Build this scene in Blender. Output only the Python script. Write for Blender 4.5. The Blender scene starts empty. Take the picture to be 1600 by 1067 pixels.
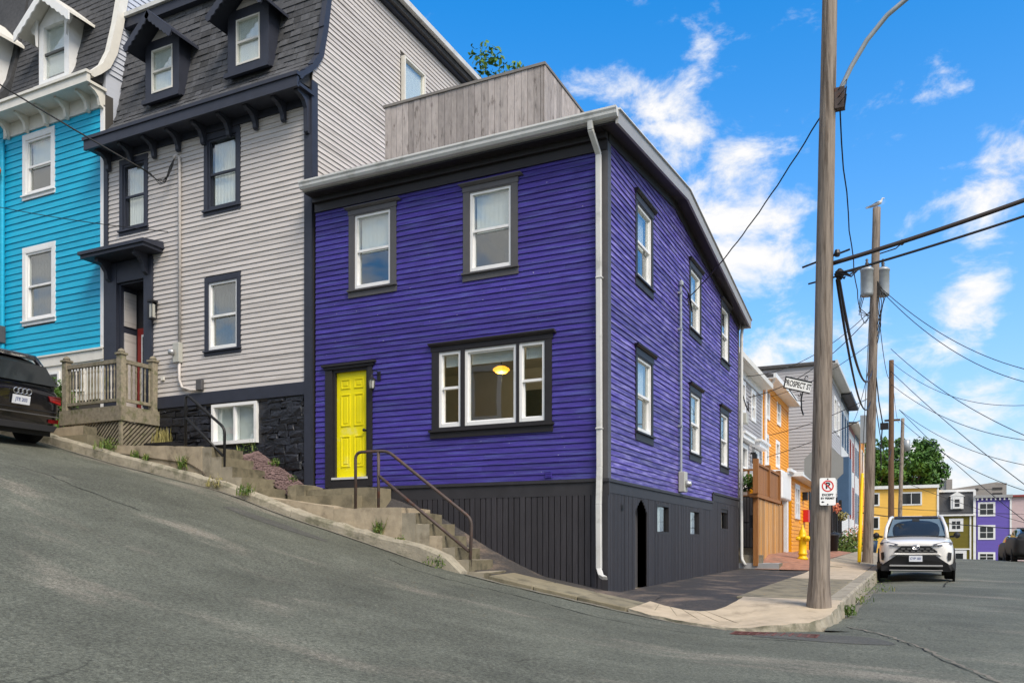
import bpy, math, random
from mathutils import Matrix, Vector
random.seed(7)
R = math.radians
scene = bpy.context.scene
col = scene.collection

# ------------------------------------------------------------------ camera
cam_d = bpy.data.cameras.new('camera')
cam = bpy.data.objects.new('camera', cam_d)
col.objects.link(cam)
cam.location = (4.48, -12.72, 0.74)
cam.rotation_euler = (R(90), 0, math.atan2(.436, .9))
cam_d.sensor_width = 36.0
cam_d.lens = 36.0 * 1309 / 1600
cam_d.shift_y = (853 - 533.5) / 1600
cam_d.clip_start = 0.05
cam_d.clip_end = 3000
scene.camera = cam

# ------------------------------------------------------------------ light
SUN_EL, SUN_AZ = 46.0, 122.0          # azimuth measured from +Y towards +X
EXPOSURE = 1.5
world = bpy.data.worlds.new('World')
scene.world = world
world.use_nodes = True
def build_sky():
    nt = world.node_tree; N = nt.nodes; L = nt.links
    bg = N['Background']
    sky = N.new('ShaderNodeTexSky'); sky.sky_type = 'NISHITA'; sky.sun_disc = False
    sky.sun_elevation = R(SUN_EL); sky.sun_rotation = R(SUN_AZ)
    sky.air_density = 1.0; sky.dust_density = 0.3; sky.ozone_density = 2.5
    hs = N.new('ShaderNodeHueSaturation'); hs.inputs['Saturation'].default_value = 1.46; hs.inputs['Value'].default_value = 0.66
    L.new(sky.outputs[0], hs.inputs['Color'])
    tc = N.new('ShaderNodeTexCoord'); D = tc.outputs['Generated']
    sp = N.new('ShaderNodeSeparateXYZ'); L.new(D, sp.inputs[0])
    hz = N.new('ShaderNodeMapRange'); hz.inputs['From Min'].default_value = 0; hz.inputs['From Max'].default_value = 1; hz.inputs['To Min'].default_value = 1; hz.inputs['To Max'].default_value = 0
    L.new(sp.outputs['Z'], hz.inputs['Value'])
    hp = N.new('ShaderNodeMath'); hp.operation = 'POWER'; hp.inputs[1].default_value = 3.8; L.new(hz.outputs[0], hp.inputs[0])
    hm = N.new('ShaderNodeMix'); hm.data_type = 'RGBA'; L.new(hp.outputs[0], hm.inputs[0]); L.new(hs.outputs[0], hm.inputs[6]); hm.inputs[7].default_value = (1.10, 1.36, 1.75, 1)
    def math_(op, a, b=None, clamp=False):
        m = N.new('ShaderNodeMath'); m.operation = op; m.use_clamp = clamp
        for i, v in enumerate((a, b)):
            if v is None: continue
            if isinstance(v, (int, float)): m.inputs[i].default_value = v
            else: L.new(v, m.inputs[i])
        return m.outputs[0]
    def noise(scale, detail, off, rough=.55, zs=1.0):
        mp = N.new('ShaderNodeMapping'); mp.inputs['Location'].default_value = off; mp.inputs['Scale'].default_value = (1, 1, zs)
        L.new(D, mp.inputs['Vector'])
        n = N.new('ShaderNodeTexNoise'); n.inputs['Scale'].default_value = scale; n.inputs['Detail'].default_value = detail
        n.inputs['Roughness'].default_value = rough; n.inputs['Distortion'].default_value = .25
        L.new(mp.outputs[0], n.inputs['Vector']); return n.outputs[0]
    big = noise(3.2, 3, (3.1, 1.7, .4), .5, 1.6)
    fine = noise(11.5, 10, (.3, 5.2, 2.2), .62, 1.7)
    c, s = math.cos(math.atan2(.436, .9)), math.sin(math.atan2(.436, .9))
    def ray(u, v):
        x = (u - 800) / 1309; z = (853 - v) / 1309
        return Vector((x * c - s, x * s + c, z)).normalized()
    # cumulus banks: (direction as seen from the street corner, angular radius, weight)
    blobs = [(1075, 235, 85, .5), (1140, 320, 110, .6), (1190, 390, 70, .45), (985, 165, 55, .35), (1060, 150, 30, .12),
             (1515, 475, 62, .5), (1232, 478, 30, .35), (1545, 310, 62, .3), (1590, 240, 60, .38), (1535, 205, 22, .22),
             (1190, 550, 70, .45), (1350, 500, 45, .4), (1300, 590, 90, .4), (1500, 705, 180, .5), (1420, 345, 30, .12), (1560, 600, 40, .1),
             (60, -60, 260, .4), (900, 130, 40, .2)]
    acc = None
    for u, v, r, w in blobs:
        d = N.new('ShaderNodeVectorMath'); d.operation = 'DISTANCE'
        L.new(D, d.inputs[0]); d.inputs[1].default_value = ray(u, v)
        mr = N.new('ShaderNodeMapRange'); mr.interpolation_type = 'SMOOTHSTEP'
        k = ray(u, v); rad = r / 1309 / math.sqrt(1 + ((u - 800) / 1309) ** 2 + ((853 - v) / 1309) ** 2)
        mr.inputs['From Min'].default_value = rad * 1.5; mr.inputs['From Max'].default_value = 0
        mr.inputs['To Min'].default_value = 0; mr.inputs['To Max'].default_value = w
        L.new(d.outputs['Value'], mr.inputs['Value'])
        acc = mr.outputs[0] if acc is None else math_('ADD', acc, mr.outputs[0])
    acc = math_('MINIMUM', acc, .44)
    f = math_('SUBTRACT', fine, .5)
    f = math_('MULTIPLY', f, 1.75)
    b = math_('SUBTRACT', big, .5)
    b = math_('MULTIPLY', b, .55)
    m = math_('ADD', math_('ADD', acc, f), b)
    # broken overcast added out of view for whiter fill, opening above the street corner
    dd = N.new('ShaderNodeVectorMath'); dd.operation = 'DISTANCE'; L.new(D, dd.inputs[0]); dd.inputs[1].default_value = ray(1350, 230)
    op = N.new('ShaderNodeMapRange'); op.interpolation_type = 'SMOOTHSTEP'; op.inputs['From Min'].default_value = .55; op.inputs['From Max'].default_value = 1.2
    op.inputs['To Min'].default_value = 0; op.inputs['To Max'].default_value = .46; L.new(dd.outputs['Value'], op.inputs['Value'])
    m = math_('ADD', m, op.outputs[0])
    mask = N.new('ShaderNodeMapRange'); mask.interpolation_type = 'SMOOTHSTEP'
    mask.inputs['From Min'].default_value = .15; mask.inputs['From Max'].default_value = .62
    L.new(m, mask.inputs['Value'])
    shade = N.new('ShaderNodeMapRange'); shade.inputs['From Min'].default_value = .3; shade.inputs['From Max'].default_value = .75
    shade.inputs['To Min'].default_value = .78; shade.inputs['To Max'].default_value = 1.0
    L.new(fine, shade.inputs['Value'])
    cc = N.new('ShaderNodeMix'); cc.data_type = 'RGBA'
    cc.inputs[6].default_value = (1.65, 1.75, 1.95, 1); cc.inputs[7].default_value = (2.6, 2.55, 2.48, 1)
    L.new(math_('POWER', shade.outputs[0], 3.0), cc.inputs[0])
    mix = N.new('ShaderNodeMix'); mix.data_type = 'RGBA'
    L.new(mask.outputs[0], mix.inputs[0]); L.new(hm.outputs[2], mix.inputs[6]); L.new(cc.outputs[2], mix.inputs[7])
    L.new(mix.outputs[2], bg.inputs['Color'])
    bg.inputs['Strength'].default_value = 0.15
build_sky()
sun_d = bpy.data.lights.new('sun', 'SUN')
sun_d.energy = 1.5; sun_d.angle = R(28); sun_d.color = (1, .90, .76)
sun = bpy.data.objects.new('sun', sun_d); col.objects.link(sun)
_el, _az = R(SUN_EL), R(SUN_AZ)
_to = Vector((math.sin(_az) * math.cos(_el), math.cos(_az) * math.cos(_el), math.sin(_el)))
sun.rotation_euler = (-_to).to_track_quat('-Z', 'Y').to_euler()
sun.location = (20, -20, 40)
scene.view_settings.view_transform = 'Standard'
scene.view_settings.look = 'None'
scene.view_settings.exposure = EXPOSURE
scene.view_settings.gamma = 1
scene.render.engine = 'CYCLES'
scene.cycles.max_bounces = 8
scene.cycles.transparent_max_bounces = 12
scene.cycles.use_denoising = True

# ------------------------------------------------------------------ materials
MATS = {}
def mat(name, c, rough=.65, var=.12, scale=4, stretch=(1, 1, 1), bump=0., bscale=60, rand=0., metal=0., spec=.35, c2=None, c2amt=.5, c2scale=2, coat=0, emit=None, chips=None):
    m = bpy.data.materials.new(name); m.use_nodes = True
    nt = m.node_tree; N = nt.nodes; L = nt.links; p = N['Principled BSDF']
    p.inputs['Roughness'].default_value = rough; p.inputs['Metallic'].default_value = metal
    p.inputs['Specular IOR Level'].default_value = spec
    if coat: p.inputs['Coat Weight'].default_value = coat; p.inputs['Coat Roughness'].default_value = .05
    tc = N.new('ShaderNodeTexCoord')
    mp = N.new('ShaderNodeMapping'); mp.inputs['Scale'].default_value = stretch; L.new(tc.outputs['Object'], mp.inputs['Vector'])
    n = N.new('ShaderNodeTexNoise'); n.inputs['Scale'].default_value = scale; n.inputs['Detail'].default_value = 6; n.inputs['Roughness'].default_value = .6
    L.new(mp.outputs[0], n.inputs['Vector'])
    cr = N.new('ShaderNodeMapRange'); cr.inputs['From Min'].default_value = .25; cr.inputs['From Max'].default_value = .75
    cr.inputs['To Min'].default_value = 1 - var; cr.inputs['To Max'].default_value = 1 + var
    L.new(n.outputs[0], cr.inputs['Value'])
    fac = cr.outputs[0]  # painted shade for the downhill-facing risers
    if rand:
        oi = N.new('ShaderNodeObjectInfo'); rr = N.new('ShaderNodeMapRange')
        rr.inputs['To Min'].default_value = 1 - rand; rr.inputs['To Max'].default_value = 1 + rand
        L.new(oi.outputs['Random'], rr.inputs['Value'])
        mm = N.new('ShaderNodeMath'); mm.operation = 'MULTIPLY'; L.new(fac, mm.inputs[0]); L.new(rr.outputs[0], mm.inputs[1]); fac = mm.outputs[0]
    base = N.new('ShaderNodeRGB'); base.outputs[0].default_value = (*c, 1); src = base.outputs[0]
    if c2:
        n2 = N.new('ShaderNodeTexNoise'); n2.inputs['Scale'].default_value = c2scale; n2.inputs['Detail'].default_value = 8; n2.inputs['Roughness'].default_value = .65
        L.new(mp.outputs[0], n2.inputs['Vector'])
        r2 = N.new('ShaderNodeMapRange'); r2.interpolation_type = 'SMOOTHSTEP'
        r2.inputs['From Min'].default_value = .62 - c2amt * .3; r2.inputs['From Max'].default_value = .78 - c2amt * .25
        L.new(n2.outputs[0], r2.inputs['Value'])
        mx = N.new('ShaderNodeMix'); mx.data_type = 'RGBA'; L.new(r2.outputs[0], mx.inputs[0]); L.new(src, mx.inputs[6]); mx.inputs[7].default_value = (*c2, 1); src = mx.outputs[2]
    if chips:
        n3 = N.new('ShaderNodeTexNoise'); n3.inputs['Scale'].default_value = chips[1]; n3.inputs['Detail'].default_value = 3; L.new(tc.outputs['Object'], n3.inputs['Vector'])
        r3 = N.new('ShaderNodeMapRange'); r3.inputs['From Min'].default_value = chips[2]; r3.inputs['From Max'].default_value = chips[2] + .02; L.new(n3.outputs[0], r3.inputs['Value'])
        m3 = N.new('ShaderNodeMix'); m3.data_type = 'RGBA'; L.new(r3.outputs[0], m3.inputs[0]); L.new(src, m3.inputs[6]); m3.inputs[7].default_value = (*chips[0], 1); src = m3.outputs[2]
    sc_ = N.new('ShaderNodeVectorMath'); sc_.operation = 'SCALE'; L.new(src, sc_.inputs[0]); L.new(fac, sc_.inputs['Scale'])
    L.new(sc_.outputs[0], p.inputs['Base Color'])
    if bump:
        nb = N.new('ShaderNodeTexNoise'); nb.inputs['Scale'].default_value = bscale; nb.inputs['Detail'].default_value = 5
        L.new(mp.outputs[0], nb.inputs['Vector'])
        bp = N.new('ShaderNodeBump'); bp.inputs['Strength'].default_value = bump; bp.inputs['Distance'].default_value = .02
        L.new(nb.outputs[0], bp.inputs['Height']); L.new(bp.outputs[0], p.inputs['Normal'])
    if emit:
        p.inputs['Emission Color'].default_value = (*emit[0], 1); p.inputs['Emission Strength'].default_value = emit[1]
    MATS[name] = m
    return m
def glass_mat(name, tint=(.93, .96, .95), refl=.10, blend=.35):
    m = bpy.data.materials.new(name); m.use_nodes = True
    nt = m.node_tree; N = nt.nodes; L = nt.links; N.remove(N['Principled BSDF'])
    out = N['Material Output']; tr = N.new('ShaderNodeBsdfTransparent'); tr.inputs[0].default_value = (*tint, 1)
    gl = N.new('ShaderNodeBsdfGlossy'); gl.inputs['Roughness'].default_value = .015
    tc = N.new('ShaderNodeTexCoord'); nz = N.new('ShaderNodeTexNoise'); nz.inputs['Scale'].default_value = 1.3; nz.inputs['Detail'].default_value = 1
    bp = N.new('ShaderNodeBump'); bp.inputs['Strength'].default_value = .05; bp.inputs['Distance'].default_value = .05
    L.new(tc.outputs['Object'], nz.inputs['Vector']); L.new(nz.outputs[0], bp.inputs['Height']); L.new(bp.outputs[0], gl.inputs['Normal'])
    lw = N.new('ShaderNodeLayerWeight'); lw.inputs['Blend'].default_value = .5
    pw = N.new('ShaderNodeMath'); pw.operation = 'POWER'; pw.inputs[1].default_value = 4.4; L.new(lw.outputs['Facing'], pw.inputs[0])
    ad = N.new('ShaderNodeMath'); ad.operation = 'ADD'; ad.use_clamp = True; ad.inputs[1].default_value = refl
    L.new(pw.outputs[0], ad.inputs[0])
    mx = N.new('ShaderNodeMixShader'); L.new(ad.outputs[0], mx.inputs[0]); L.new(tr.outputs[0], mx.inputs[1]); L.new(gl.outputs[0], mx.inputs[2])
    L.new(mx.outputs[0], out.inputs[0]); MATS[name] = m; return m
WOODST = (.8, .8, 14)
VERTST = (12, 12, .7)
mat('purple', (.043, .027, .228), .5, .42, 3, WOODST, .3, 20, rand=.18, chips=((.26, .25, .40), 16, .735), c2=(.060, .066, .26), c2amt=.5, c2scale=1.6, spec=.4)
mat('purple_side_lit', (.072, .046, .245), .5, .35, 3.0, WOODST, .15, 22, rand=.28, chips=((.34, .33, .48), 16, .73), c2=(.21, .18, .42), c2amt=.58, c2scale=2.0, spec=.45)  # same paint as the front, paler for sky sheen painted into it
mat('greyboard', (.54, .505, .48), .6, .08, 3, WOODST, .1, 20, rand=.04, c2=(.43, .40, .375), c2amt=.5, c2scale=.8)
mat('blueboard', (.006, .36, .56), .5, .1, 3, WOODST, .1, 20, rand=.05, c2=(.012, .43, .63), c2amt=.5)
mat('navy', (.030, .034, .050), .5, .15, 5, bump=.08)
mat('charcoal', (.034, .033, .037), .55, .2, 5, bump=.1)
mat('charcoal_plank', (.037, .035, .040), .6, .25, 4, VERTST, .25, 12, rand=.14)
mat('darktrim', (.022, .020, .022), .5, .15, 5)
mat('trim_grey', (.085, .082, .085), .5, .12, 5)
mat('white', (.78, .78, .77), .4, .04, 6, c2=(.66, .66, .63), c2amt=.35)
mat('cream_white', (.68, .66, .60), .5, .08, 6)
mat('gutter', (.60, .60, .58), .4, .08, 2, c2=(.45, .45, .42), c2amt=.4, c2scale=3)
mat('eave_grey', (.33, .33, .33), .5, .08, 3)
mat('yellow_door', (.84, .73, .005), .35, .06, 3, c2=(.80, .72, .14), c2amt=.22, c2scale=3)
mat('deckwood', (.385, .345, .325), .75, .22, 2, (9, 9, 2.6), .3, 10, rand=.24, c2=(.12, .10, .09), c2amt=.26, c2scale=1.15)
mat('deckcap', (.20, .185, .17), .7, .2, 4)
mat('porchwood', (.235, .205, .15), .8, .3, 5, (3, 3, 3), .3, 20, rand=.18, c2=(.13, .13, .07), c2amt=.45)
mat('paleslat', (.5, .47, .42), .7, .2, 6, rand=.2)
mat('shingle', (.074, .076, .082), .9, .3, 12, bump=.4, bscale=90, rand=.36)
mat('roofing', (.08, .078, .08), .9, .2, 6, bump=.4)
mat('blackstone', (.011, .012, .017), .42, .6, 8, bump=1.0, bscale=16, rand=.35, spec=.55, c2=(.03, .032, .04), c2amt=.15, c2scale=9)
mat('concrete', (.30, .265, .200), .85, .2, 7, bump=.25, bscale=50, rand=.1, c2=(.19, .165, .12), c2amt=.45, c2scale=3.2)
mat('concrete_old', (.225, .195, .130), .85, .2, 3, bump=.25, bscale=60, rand=.05, c2=(.13, .115, .078), c2amt=.55, c2scale=2.5)
mat('concrete_new', (.47, .385, .275), .8, .16, 4, bump=.2, bscale=70, rand=.03, c2=(.33, .27, .19), c2amt=.42, c2scale=2.2)
mat('concrete_patch', (.38, .315, .225), .85, .2, 7, bump=.25, bscale=40, rand=.1, c2=(.22, .18, .125), c2amt=.42, c2scale=2.8)
mat('concrete_riser_shaded', (.165, .145, .098), .9, .3, 6, bump=.3, bscale=50, rand=.12, c2=(.10, .09, .06), c2amt=.5, c2scale=4)  # step concrete with the shade of the risers painted into its colour
mat('kerbstone', (.34, .305, .235), .9, .25, 5, bump=.5, bscale=35, rand=.08, c2=(.17, .16, .11), c2amt=.5, c2scale=3)
mat('soil', (.075, .06, .045), .95, .3, 8, bump=.5)
mat('ground', (.10, .11, .06), .95, .3, 1, bump=.3)
mat('gravel', (.17, .115, .11), .95, .45, 45, bump=.8, bscale=60)
mat('rail_black', (.012, .012, .013), .4, .2, 8)
mat('rail_rust', (.075, .055, .048), .55, .3, 8, c2=(.10, .035, .018), c2amt=.4, c2scale=6)
mat('metal', (.45, .45, .46), .35, .1, 8, metal=.6)
mat('galv', (.34, .37, .39), .45, .15, 8, metal=.3)
mat('steel_dark', (.03, .03, .033), .4, .2, 8, metal=.4)
mat('meterbox', (.42, .42, .38), .5, .08, 5)
mat('pole_wood', (.235, .195, .16), .85, .38, 5, (5, 5, .35), .6, 9, c2=(.105, .080, .062), c2amt=.5, c2scale=3)
mat('pole_brown', (.12, .07, .04), .85, .3, 5, (5, 5, .35), .5, 9)
mat('wire', (.012, .012, .013), .6, .1, 5)
mat('brown_cable', (.035, .026, .024), .6, .1, 5)
mat('cedar', (.50, .245, .06), .6, .25, 4, VERTST, .2, 10, rand=.28, c2=(.40, .30, .19), c2amt=.5, c2scale=1)
mat('cedar_dark', (.29, .125, .038), .6, .2, 4, VERTST, .2, 10, rand=.12)
mat('orange', (.84, .34, .002), .5, .07, 3, WOODST)
mat('palegrey', (.47, .46, .47), .55, .06, 3, WOODST)
mat('softgrey', (.36, .345, .345), .55, .08, 3, WOODST)
mat('paleblue', (.50, .53, .60), .55, .06, 3, WOODST)
mat('redtrim', (.26, .045, .04), .5, .1, 3)
mat('bluetrim', (.05, .10, .18), .5, .1, 3)
mat('yellow_house', (.88, .52, .10), .55, .06, 3, WOODST)
mat('olive', (.155, .125, .010), .55, .08, 3, WOODST)
mat('violet_house', (.14, .10, .42), .55, .1, 3, WOODST)
mat('pink_house', (.56, .43, .43), .55, .06, 3, WOODST)
mat('far_concrete', (.30, .27, .25), .8, .1, 1)
mat('far_dark', (.05, .045, .045), .6, .1, 2)
mat('hydrant', (.80, .50, .004), .4, .1, 6)
mat('yellow_plastic', (.85, .58, .002), .4, .05, 6)
mat('red', (.55, .02, .015), .4, .05, 5)
mat('orange_cloth', (.80, .13, .01), .7, .1, 5)
mat('bin_black', (.015, .015, .017), .5, .1, 5)
mat('bin_blue', (.015, .035, .075), .5, .1, 5)
mat('brickpave', (.34, .17, .11), .85, .3, 6, bump=.4, c2=(.24, .14, .10), c2amt=.5)
mat('interior', (.40, .385, .35), .9, .1, 2)
mat('interior_dark', (.07, .065, .06), .9, .15, 2)
mat('curtain', (.86, .86, .84), .9, .12, 8, (6, 6, .4))
mat('blind_or_reflection', (.80, .81, .80), .8, .06, 8)  # real blinds, and the painted sky reflection in the side windows
mat('screen', (.10, .105, .105), .7, .1, 20)
mat('door_red', (.26, .025, .02), .4, .08, 4)
mat('lamp_glass', (.42, .42, .38), .3, .02, 4)
mat('lamp_lit', (.9, .45, .08), .3, .02, 4, emit=((1, .40, .03), .9))
mat('white_paint', (.72, .70, .66), .25, .02, 4, coat=.6, spec=.5)
mat('black_paint', (.008, .008, .010), .2, .05, 4, coat=.8, spec=.5)
mat('cladding', (.018, .018, .019), .6, .1, 8)
mat('tyre', (.012, .012, .012), .85, .1, 10)
mat('rim', (.25, .25, .26), .3, .05, 5, metal=.8)
mat('chrome', (.65, .65, .66), .15, .03, 5, metal=.9)
mat('silver', (.42, .41, .39), .35, .05, 5, metal=.5)
mat('tail_red', (.22, .008, .010), .2, .1, 8, coat=.6)
mat('headlamp', (.10, .10, .115), .15, .4, 12, coat=.8)
mat('car_glass', (.02, .024, .026), .06, .1, 2, spec=.5)
mat('windscreen', (.13, .165, .17), .06, .1, 2, spec=.9, coat=.8)
mat('plate', (.72, .74, .78), .4, .03, 6)
mat('plate_ink', (.03, .06, .22), .5, .03, 6)
mat('sign_white', (.80, .80, .79), .4, .03, 6)
mat('sign_red', (.62, .025, .02), .4, .03, 6)
mat('sign_black', (.012, .012, .012), .45, .03, 6)
mat('sign_back', (.27, .265, .25), .45, .08, 5, metal=.3)
mat('leaf', (.065, .15, .02), .6, .35, 1.2, rand=.1, c2=(.12, .22, .035), c2amt=.5, c2scale=.9)
mat('leaf_dark', (.050, .125, .018), .6, .35, .8, c2=(.10, .20, .03), c2amt=.5, c2scale=.5)
mat('weed', (.075, .14, .02), .6, .4, 9, c2=(.20, .19, .06), c2amt=.5, c2scale=9)
mat('drygrass', (.24, .21, .07), .7, .3, 6)
mat('flower', (.65, .22, .12), .6, .4, 12)
mat('bark', (.07, .05, .035), .9, .3, 6, bump=.5)
mat('gull_white', (.62, .62, .61), .7, .08, 8)
mat('gull_grey', (.24, .25, .27), .7, .1, 8)
mat('drain_rust', (.14, .055, .045), .8, .3, 10)
mat('hole', (.006, .006, .007), .9, .1, 4)
glass_mat('glass', refl=.14)
glass_mat('glass_far', (.5, .55, .57), .12)

def asphalt_mat():
    m = bpy.data.materials.new('asphalt'); m.use_nodes = True; nt = m.node_tree; N = nt.nodes; L = nt.links; p = N['Principled BSDF']
    tc = N.new('ShaderNodeTexCoord'); V = tc.outputs['Object']
    def nz(sc, det, ro=.6, st=None):
        n = N.new('ShaderNodeTexNoise'); n.inputs['Scale'].default_value = sc; n.inputs['Detail'].default_value = det; n.inputs['Roughness'].default_value = ro
        if st:
            mp = N.new('ShaderNodeMapping'); mp.inputs['Scale'].default_value = st; L.new(V, mp.inputs[0]); L.new(mp.outputs[0], n.inputs['Vector'])
        else: L.new(V, n.inputs['Vector'])
        return n.outputs[0]
    def mr(v, a, b, c, d, sm=False):
        x = N.new('ShaderNodeMapRange'); x.inputs[1].default_value = a; x.inputs[2].default_value = b; x.inputs[3].default_value = c; x.inputs[4].default_value = d
        if sm: x.interpolation_type = 'SMOOTHSTEP'
        L.new(v, x.inputs[0]); return x.outputs[0]
    def mul(a, b):
        x = N.new('ShaderNodeMath'); x.operation = 'MULTIPLY'; L.new(a, x.inputs[0]); L.new(b, x.inputs[1]); return x.outputs[0]
    grain = mr(nz(30, 4, .85), .38, .62, .58, 1.42)
    g2 = mr(nz(95, 2, .8), .35, .65, .72, 1.28)
    patch = mr(nz(.45, 6, .65), .32, .68, .72, 1.25)
    streak = mr(nz(1.2, 6, .6, (.35, 2.2, 1)), .3, .7, .88, 1.14)
    f = mul(mul(grain, g2), mul(patch, streak))
    # pale worn bands along the wheel tracks
    wear = mr(nz(.8, 6, .65, (.25, 1.1, 1)), .53, .70, 0, 1, True)
    speck = mr(nz(48, 2, .9), .62, .70, 1, 1.7)
    vor = N.new('ShaderNodeTexVoronoi'); vor.feature = 'DISTANCE_TO_EDGE'; vor.inputs['Scale'].default_value = .22
    mpv = N.new('ShaderNodeMapping'); L.new(V, mpv.inputs[0])
    wn = N.new('ShaderNodeTexNoise'); wn.inputs['Scale'].default_value = 1.1; wn.inputs['Detail'].default_value = 6; L.new(V, wn.inputs['Vector'])
    vm = N.new('ShaderNodeVectorMath'); vm.operation = 'MULTIPLY_ADD'; L.new(wn.outputs['Color'], vm.inputs[0]); vm.inputs[1].default_value = (1.4, 1.4, 0); L.new(V, vm.inputs[2])
    L.new(vm.outputs[0], vor.inputs['Vector'])
    crack = mr(vor.outputs['Distance'], 0, .005, .58, 1, True)
    cgate = mr(nz(.35, 3), .52, .6, 0, 1, True)
    cg = N.new('ShaderNodeMix'); cg.data_type = 'FLOAT'; L.new(cgate, cg.inputs[0]); cg.inputs[2].default_value = 1; L.new(crack, cg.inputs[3])
    f = mul(mul(f, cg.outputs[0]), speck)
    cm = N.new('ShaderNodeMix'); cm.data_type = 'RGBA'; cm.inputs[6].default_value = (.104, .109, .087, 1); cm.inputs[7].default_value = (.180, .168, .136, 1); L.new(wear, cm.inputs[0])
    sc_ = N.new('ShaderNodeVectorMath'); sc_.operation = 'SCALE'; L.new(cm.outputs[2], sc_.inputs[0]); L.new(f, sc_.inputs['Scale']); L.new(sc_.outputs[0], p.inputs['Base Color'])
    p.inputs['Roughness'].default_value = .85; p.inputs['Specular IOR Level'].default_value = .25
    bp = N.new('ShaderNodeBump'); bp.inputs['Strength'].default_value = .35; bp.inputs['Distance'].default_value = .01
    L.new(nz(120, 3, .8), bp.inputs['Height']); L.new(bp.outputs[0], p.inputs['Normal'])
    MATS['asphalt'] = m
asphalt_mat()
mat('asphalt_new', (.050, .046, .045), .9, .4, 25, bump=.4, bscale=90, c2=(.15, .115, .09), c2amt=.5, c2scale=1.1)
mat('road_grit', (.17, .155, .125), .95, .4, 30)
mat('asphalt_dark', (.078, .078, .070), .9, .4, 30, bump=.4, bscale=90, c2=(.10, .098, .085), c2amt=.5)

# ------------------------------------------------------------------ mesh helpers
class MB:
    def __init__(s): s.v = []; s.f = []
    def poly(s, pts):
        i = len(s.v); s.v += [tuple(p) for p in pts]; s.f.append(tuple(range(i, i + len(pts)))); return s
    def hexa(s, p):      # 8 corners: 0-3 bottom ring, 4-7 top ring
        i = len(s.v); s.v += [tuple(q) for q in p]
        s.f += [(i, i+3, i+2, i+1), (i+4, i+5, i+6, i+7), (i, i+1, i+5, i+4), (i+1, i+2, i+6, i+5), (i+2, i+3, i+7, i+6), (i+3, i, i+4, i+7)]; return s
    def box(s, x0, x1, y0, y1, z0, z1):
        x0, x1 = sorted((x0, x1)); y0, y1 = sorted((y0, y1)); z0, z1 = sorted((z0, z1))
        return s.hexa([(x0,y0,z0),(x1,y0,z0),(x1,y1,z0),(x0,y1,z0),(x0,y0,z1),(x1,y0,z1),(x1,y1,z1),(x0,y1,z1)])
    def fb(s, F, a0, a1, d0, d1, z0, z1):
        p, q = F(a0, d0, z0), F(a1, d1, z1); return s.box(p[0], q[0], p[1], q[1], p[2], q[2])
    def prism(s, ring, off):     # ring of 3D points extruded by a vector
        n = len(ring); i = len(s.v); off = Vector(off)
        s.v += [tuple(p) for p in ring] + [tuple(Vector(p) + off) for p in ring]
        s.f.append(tuple(range(i, i+n))); s.f.append(tuple(range(i+2*n-1, i+n-1, -1)))
        for k in range(n): s.f.append((i+k, i+n+k, i+n+(k+1) % n, i+(k+1) % n))
        return s
    def tube(s, pts, r, seg=8, r1=None, cap=True):
        pts = [Vector(p) for p in pts]; n = len(pts); i = len(s.v)
        up0 = None
        for k, p in enumerate(pts):
            t = (pts[min(k+1, n-1)] - pts[max(k-1, 0)]).normalized()
            up = Vector((0, 0, 1)) if abs(t.z) < .9 else Vector((1, 0, 0))
            if up0 is not None:
                up = up0
            a = t.cross(up)
            if a.length < 1e-5: a = t.orthogonal()
            a.normalize(); b = a.cross(t).normalized(); up0 = b
            rr = r if r1 is None else r + (r1 - r) * k / max(1, n-1)
            for j in range(seg):
                w = 2*math.pi*j/seg; s.v.append(tuple(p + a*math.cos(w)*rr + b*math.sin(w)*rr))
        for k in range(n-1):
            for j in range(seg):
                s.f.append((i+k*seg+j, i+k*seg+(j+1) % seg, i+(k+1)*seg+(j+1) % seg, i+(k+1)*seg+j))
        if cap:
            s.f.append(tuple(i+j for j in range(seg-1, -1, -1))); s.f.append(tuple(i+(n-1)*seg+j for j in range(seg)))
        return s
    def lathe(s, prof, c, seg=16, axis=(0, 0, 1)):   # prof: (radius, height)
        ax = Vector(axis).normalized(); a = ax.orthogonal().normalized(); b = ax.cross(a); c = Vector(c); i = len(s.v); n = len(prof)
        for r, h in prof:
            for j in range(seg):
                w = 2*math.pi*j/seg; s.v.append(tuple(c + ax*h + a*math.cos(w)*r + b*math.sin(w)*r))
        for k in range(n-1):
            for j in range(seg):
                s.f.append((i+k*seg+j, i+k*seg+(j+1) % seg, i+(k+1)*seg+(j+1) % seg, i+(k+1)*seg+j))
        s.f.append(tuple(i+j for j in range(seg-1, -1, -1))); s.f.append(tuple(i+(n-1)*seg+j for j in range(seg)))
        return s
    def build(s, name, m, parent=None, smooth=False, stuff=False):
        me = bpy.data.meshes.new(name); me.from_pydata(s.v, [], s.f); me.update()
        return mesh_obj(name, me, m, parent, smooth, stuff)
def mesh_obj(name, me, m, parent=None, smooth=False, stuff=False):
    if isinstance(m, str): m = MATS[m]
    if not me.materials: me.materials.append(m)
    if smooth: me.polygons.foreach_set('use_smooth', [True]*len(me.polygons))
    o = bpy.data.objects.new(name, me); col.objects.link(o)
    if parent is not None:
        o.parent = parent
        if parent.get('_inv'): o.matrix_parent_inverse = Matrix.Translation(-Vector(parent.location))
    if stuff: o['kind'] = 'stuff'
    return o
def tag(o, label, cat, group=None):
    o['label'] = label; o['category'] = cat
    if group: o['group'] = group
    return o
def thing(name, label, cat, loc=(0, 0, 0), group=None, local=False, rot=None):
    o = bpy.data.objects.new(name, None); col.objects.link(o); o.location = loc; o.empty_display_size = .2
    if rot: o.rotation_euler = rot
    tag(o, label, cat, group)
    if not local: o['_inv'] = 1
    return o
def struct(name, mb, m, smooth=False):
    o = mb.build(name, m, None, smooth); o['kind'] = 'structure'; return o
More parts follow.
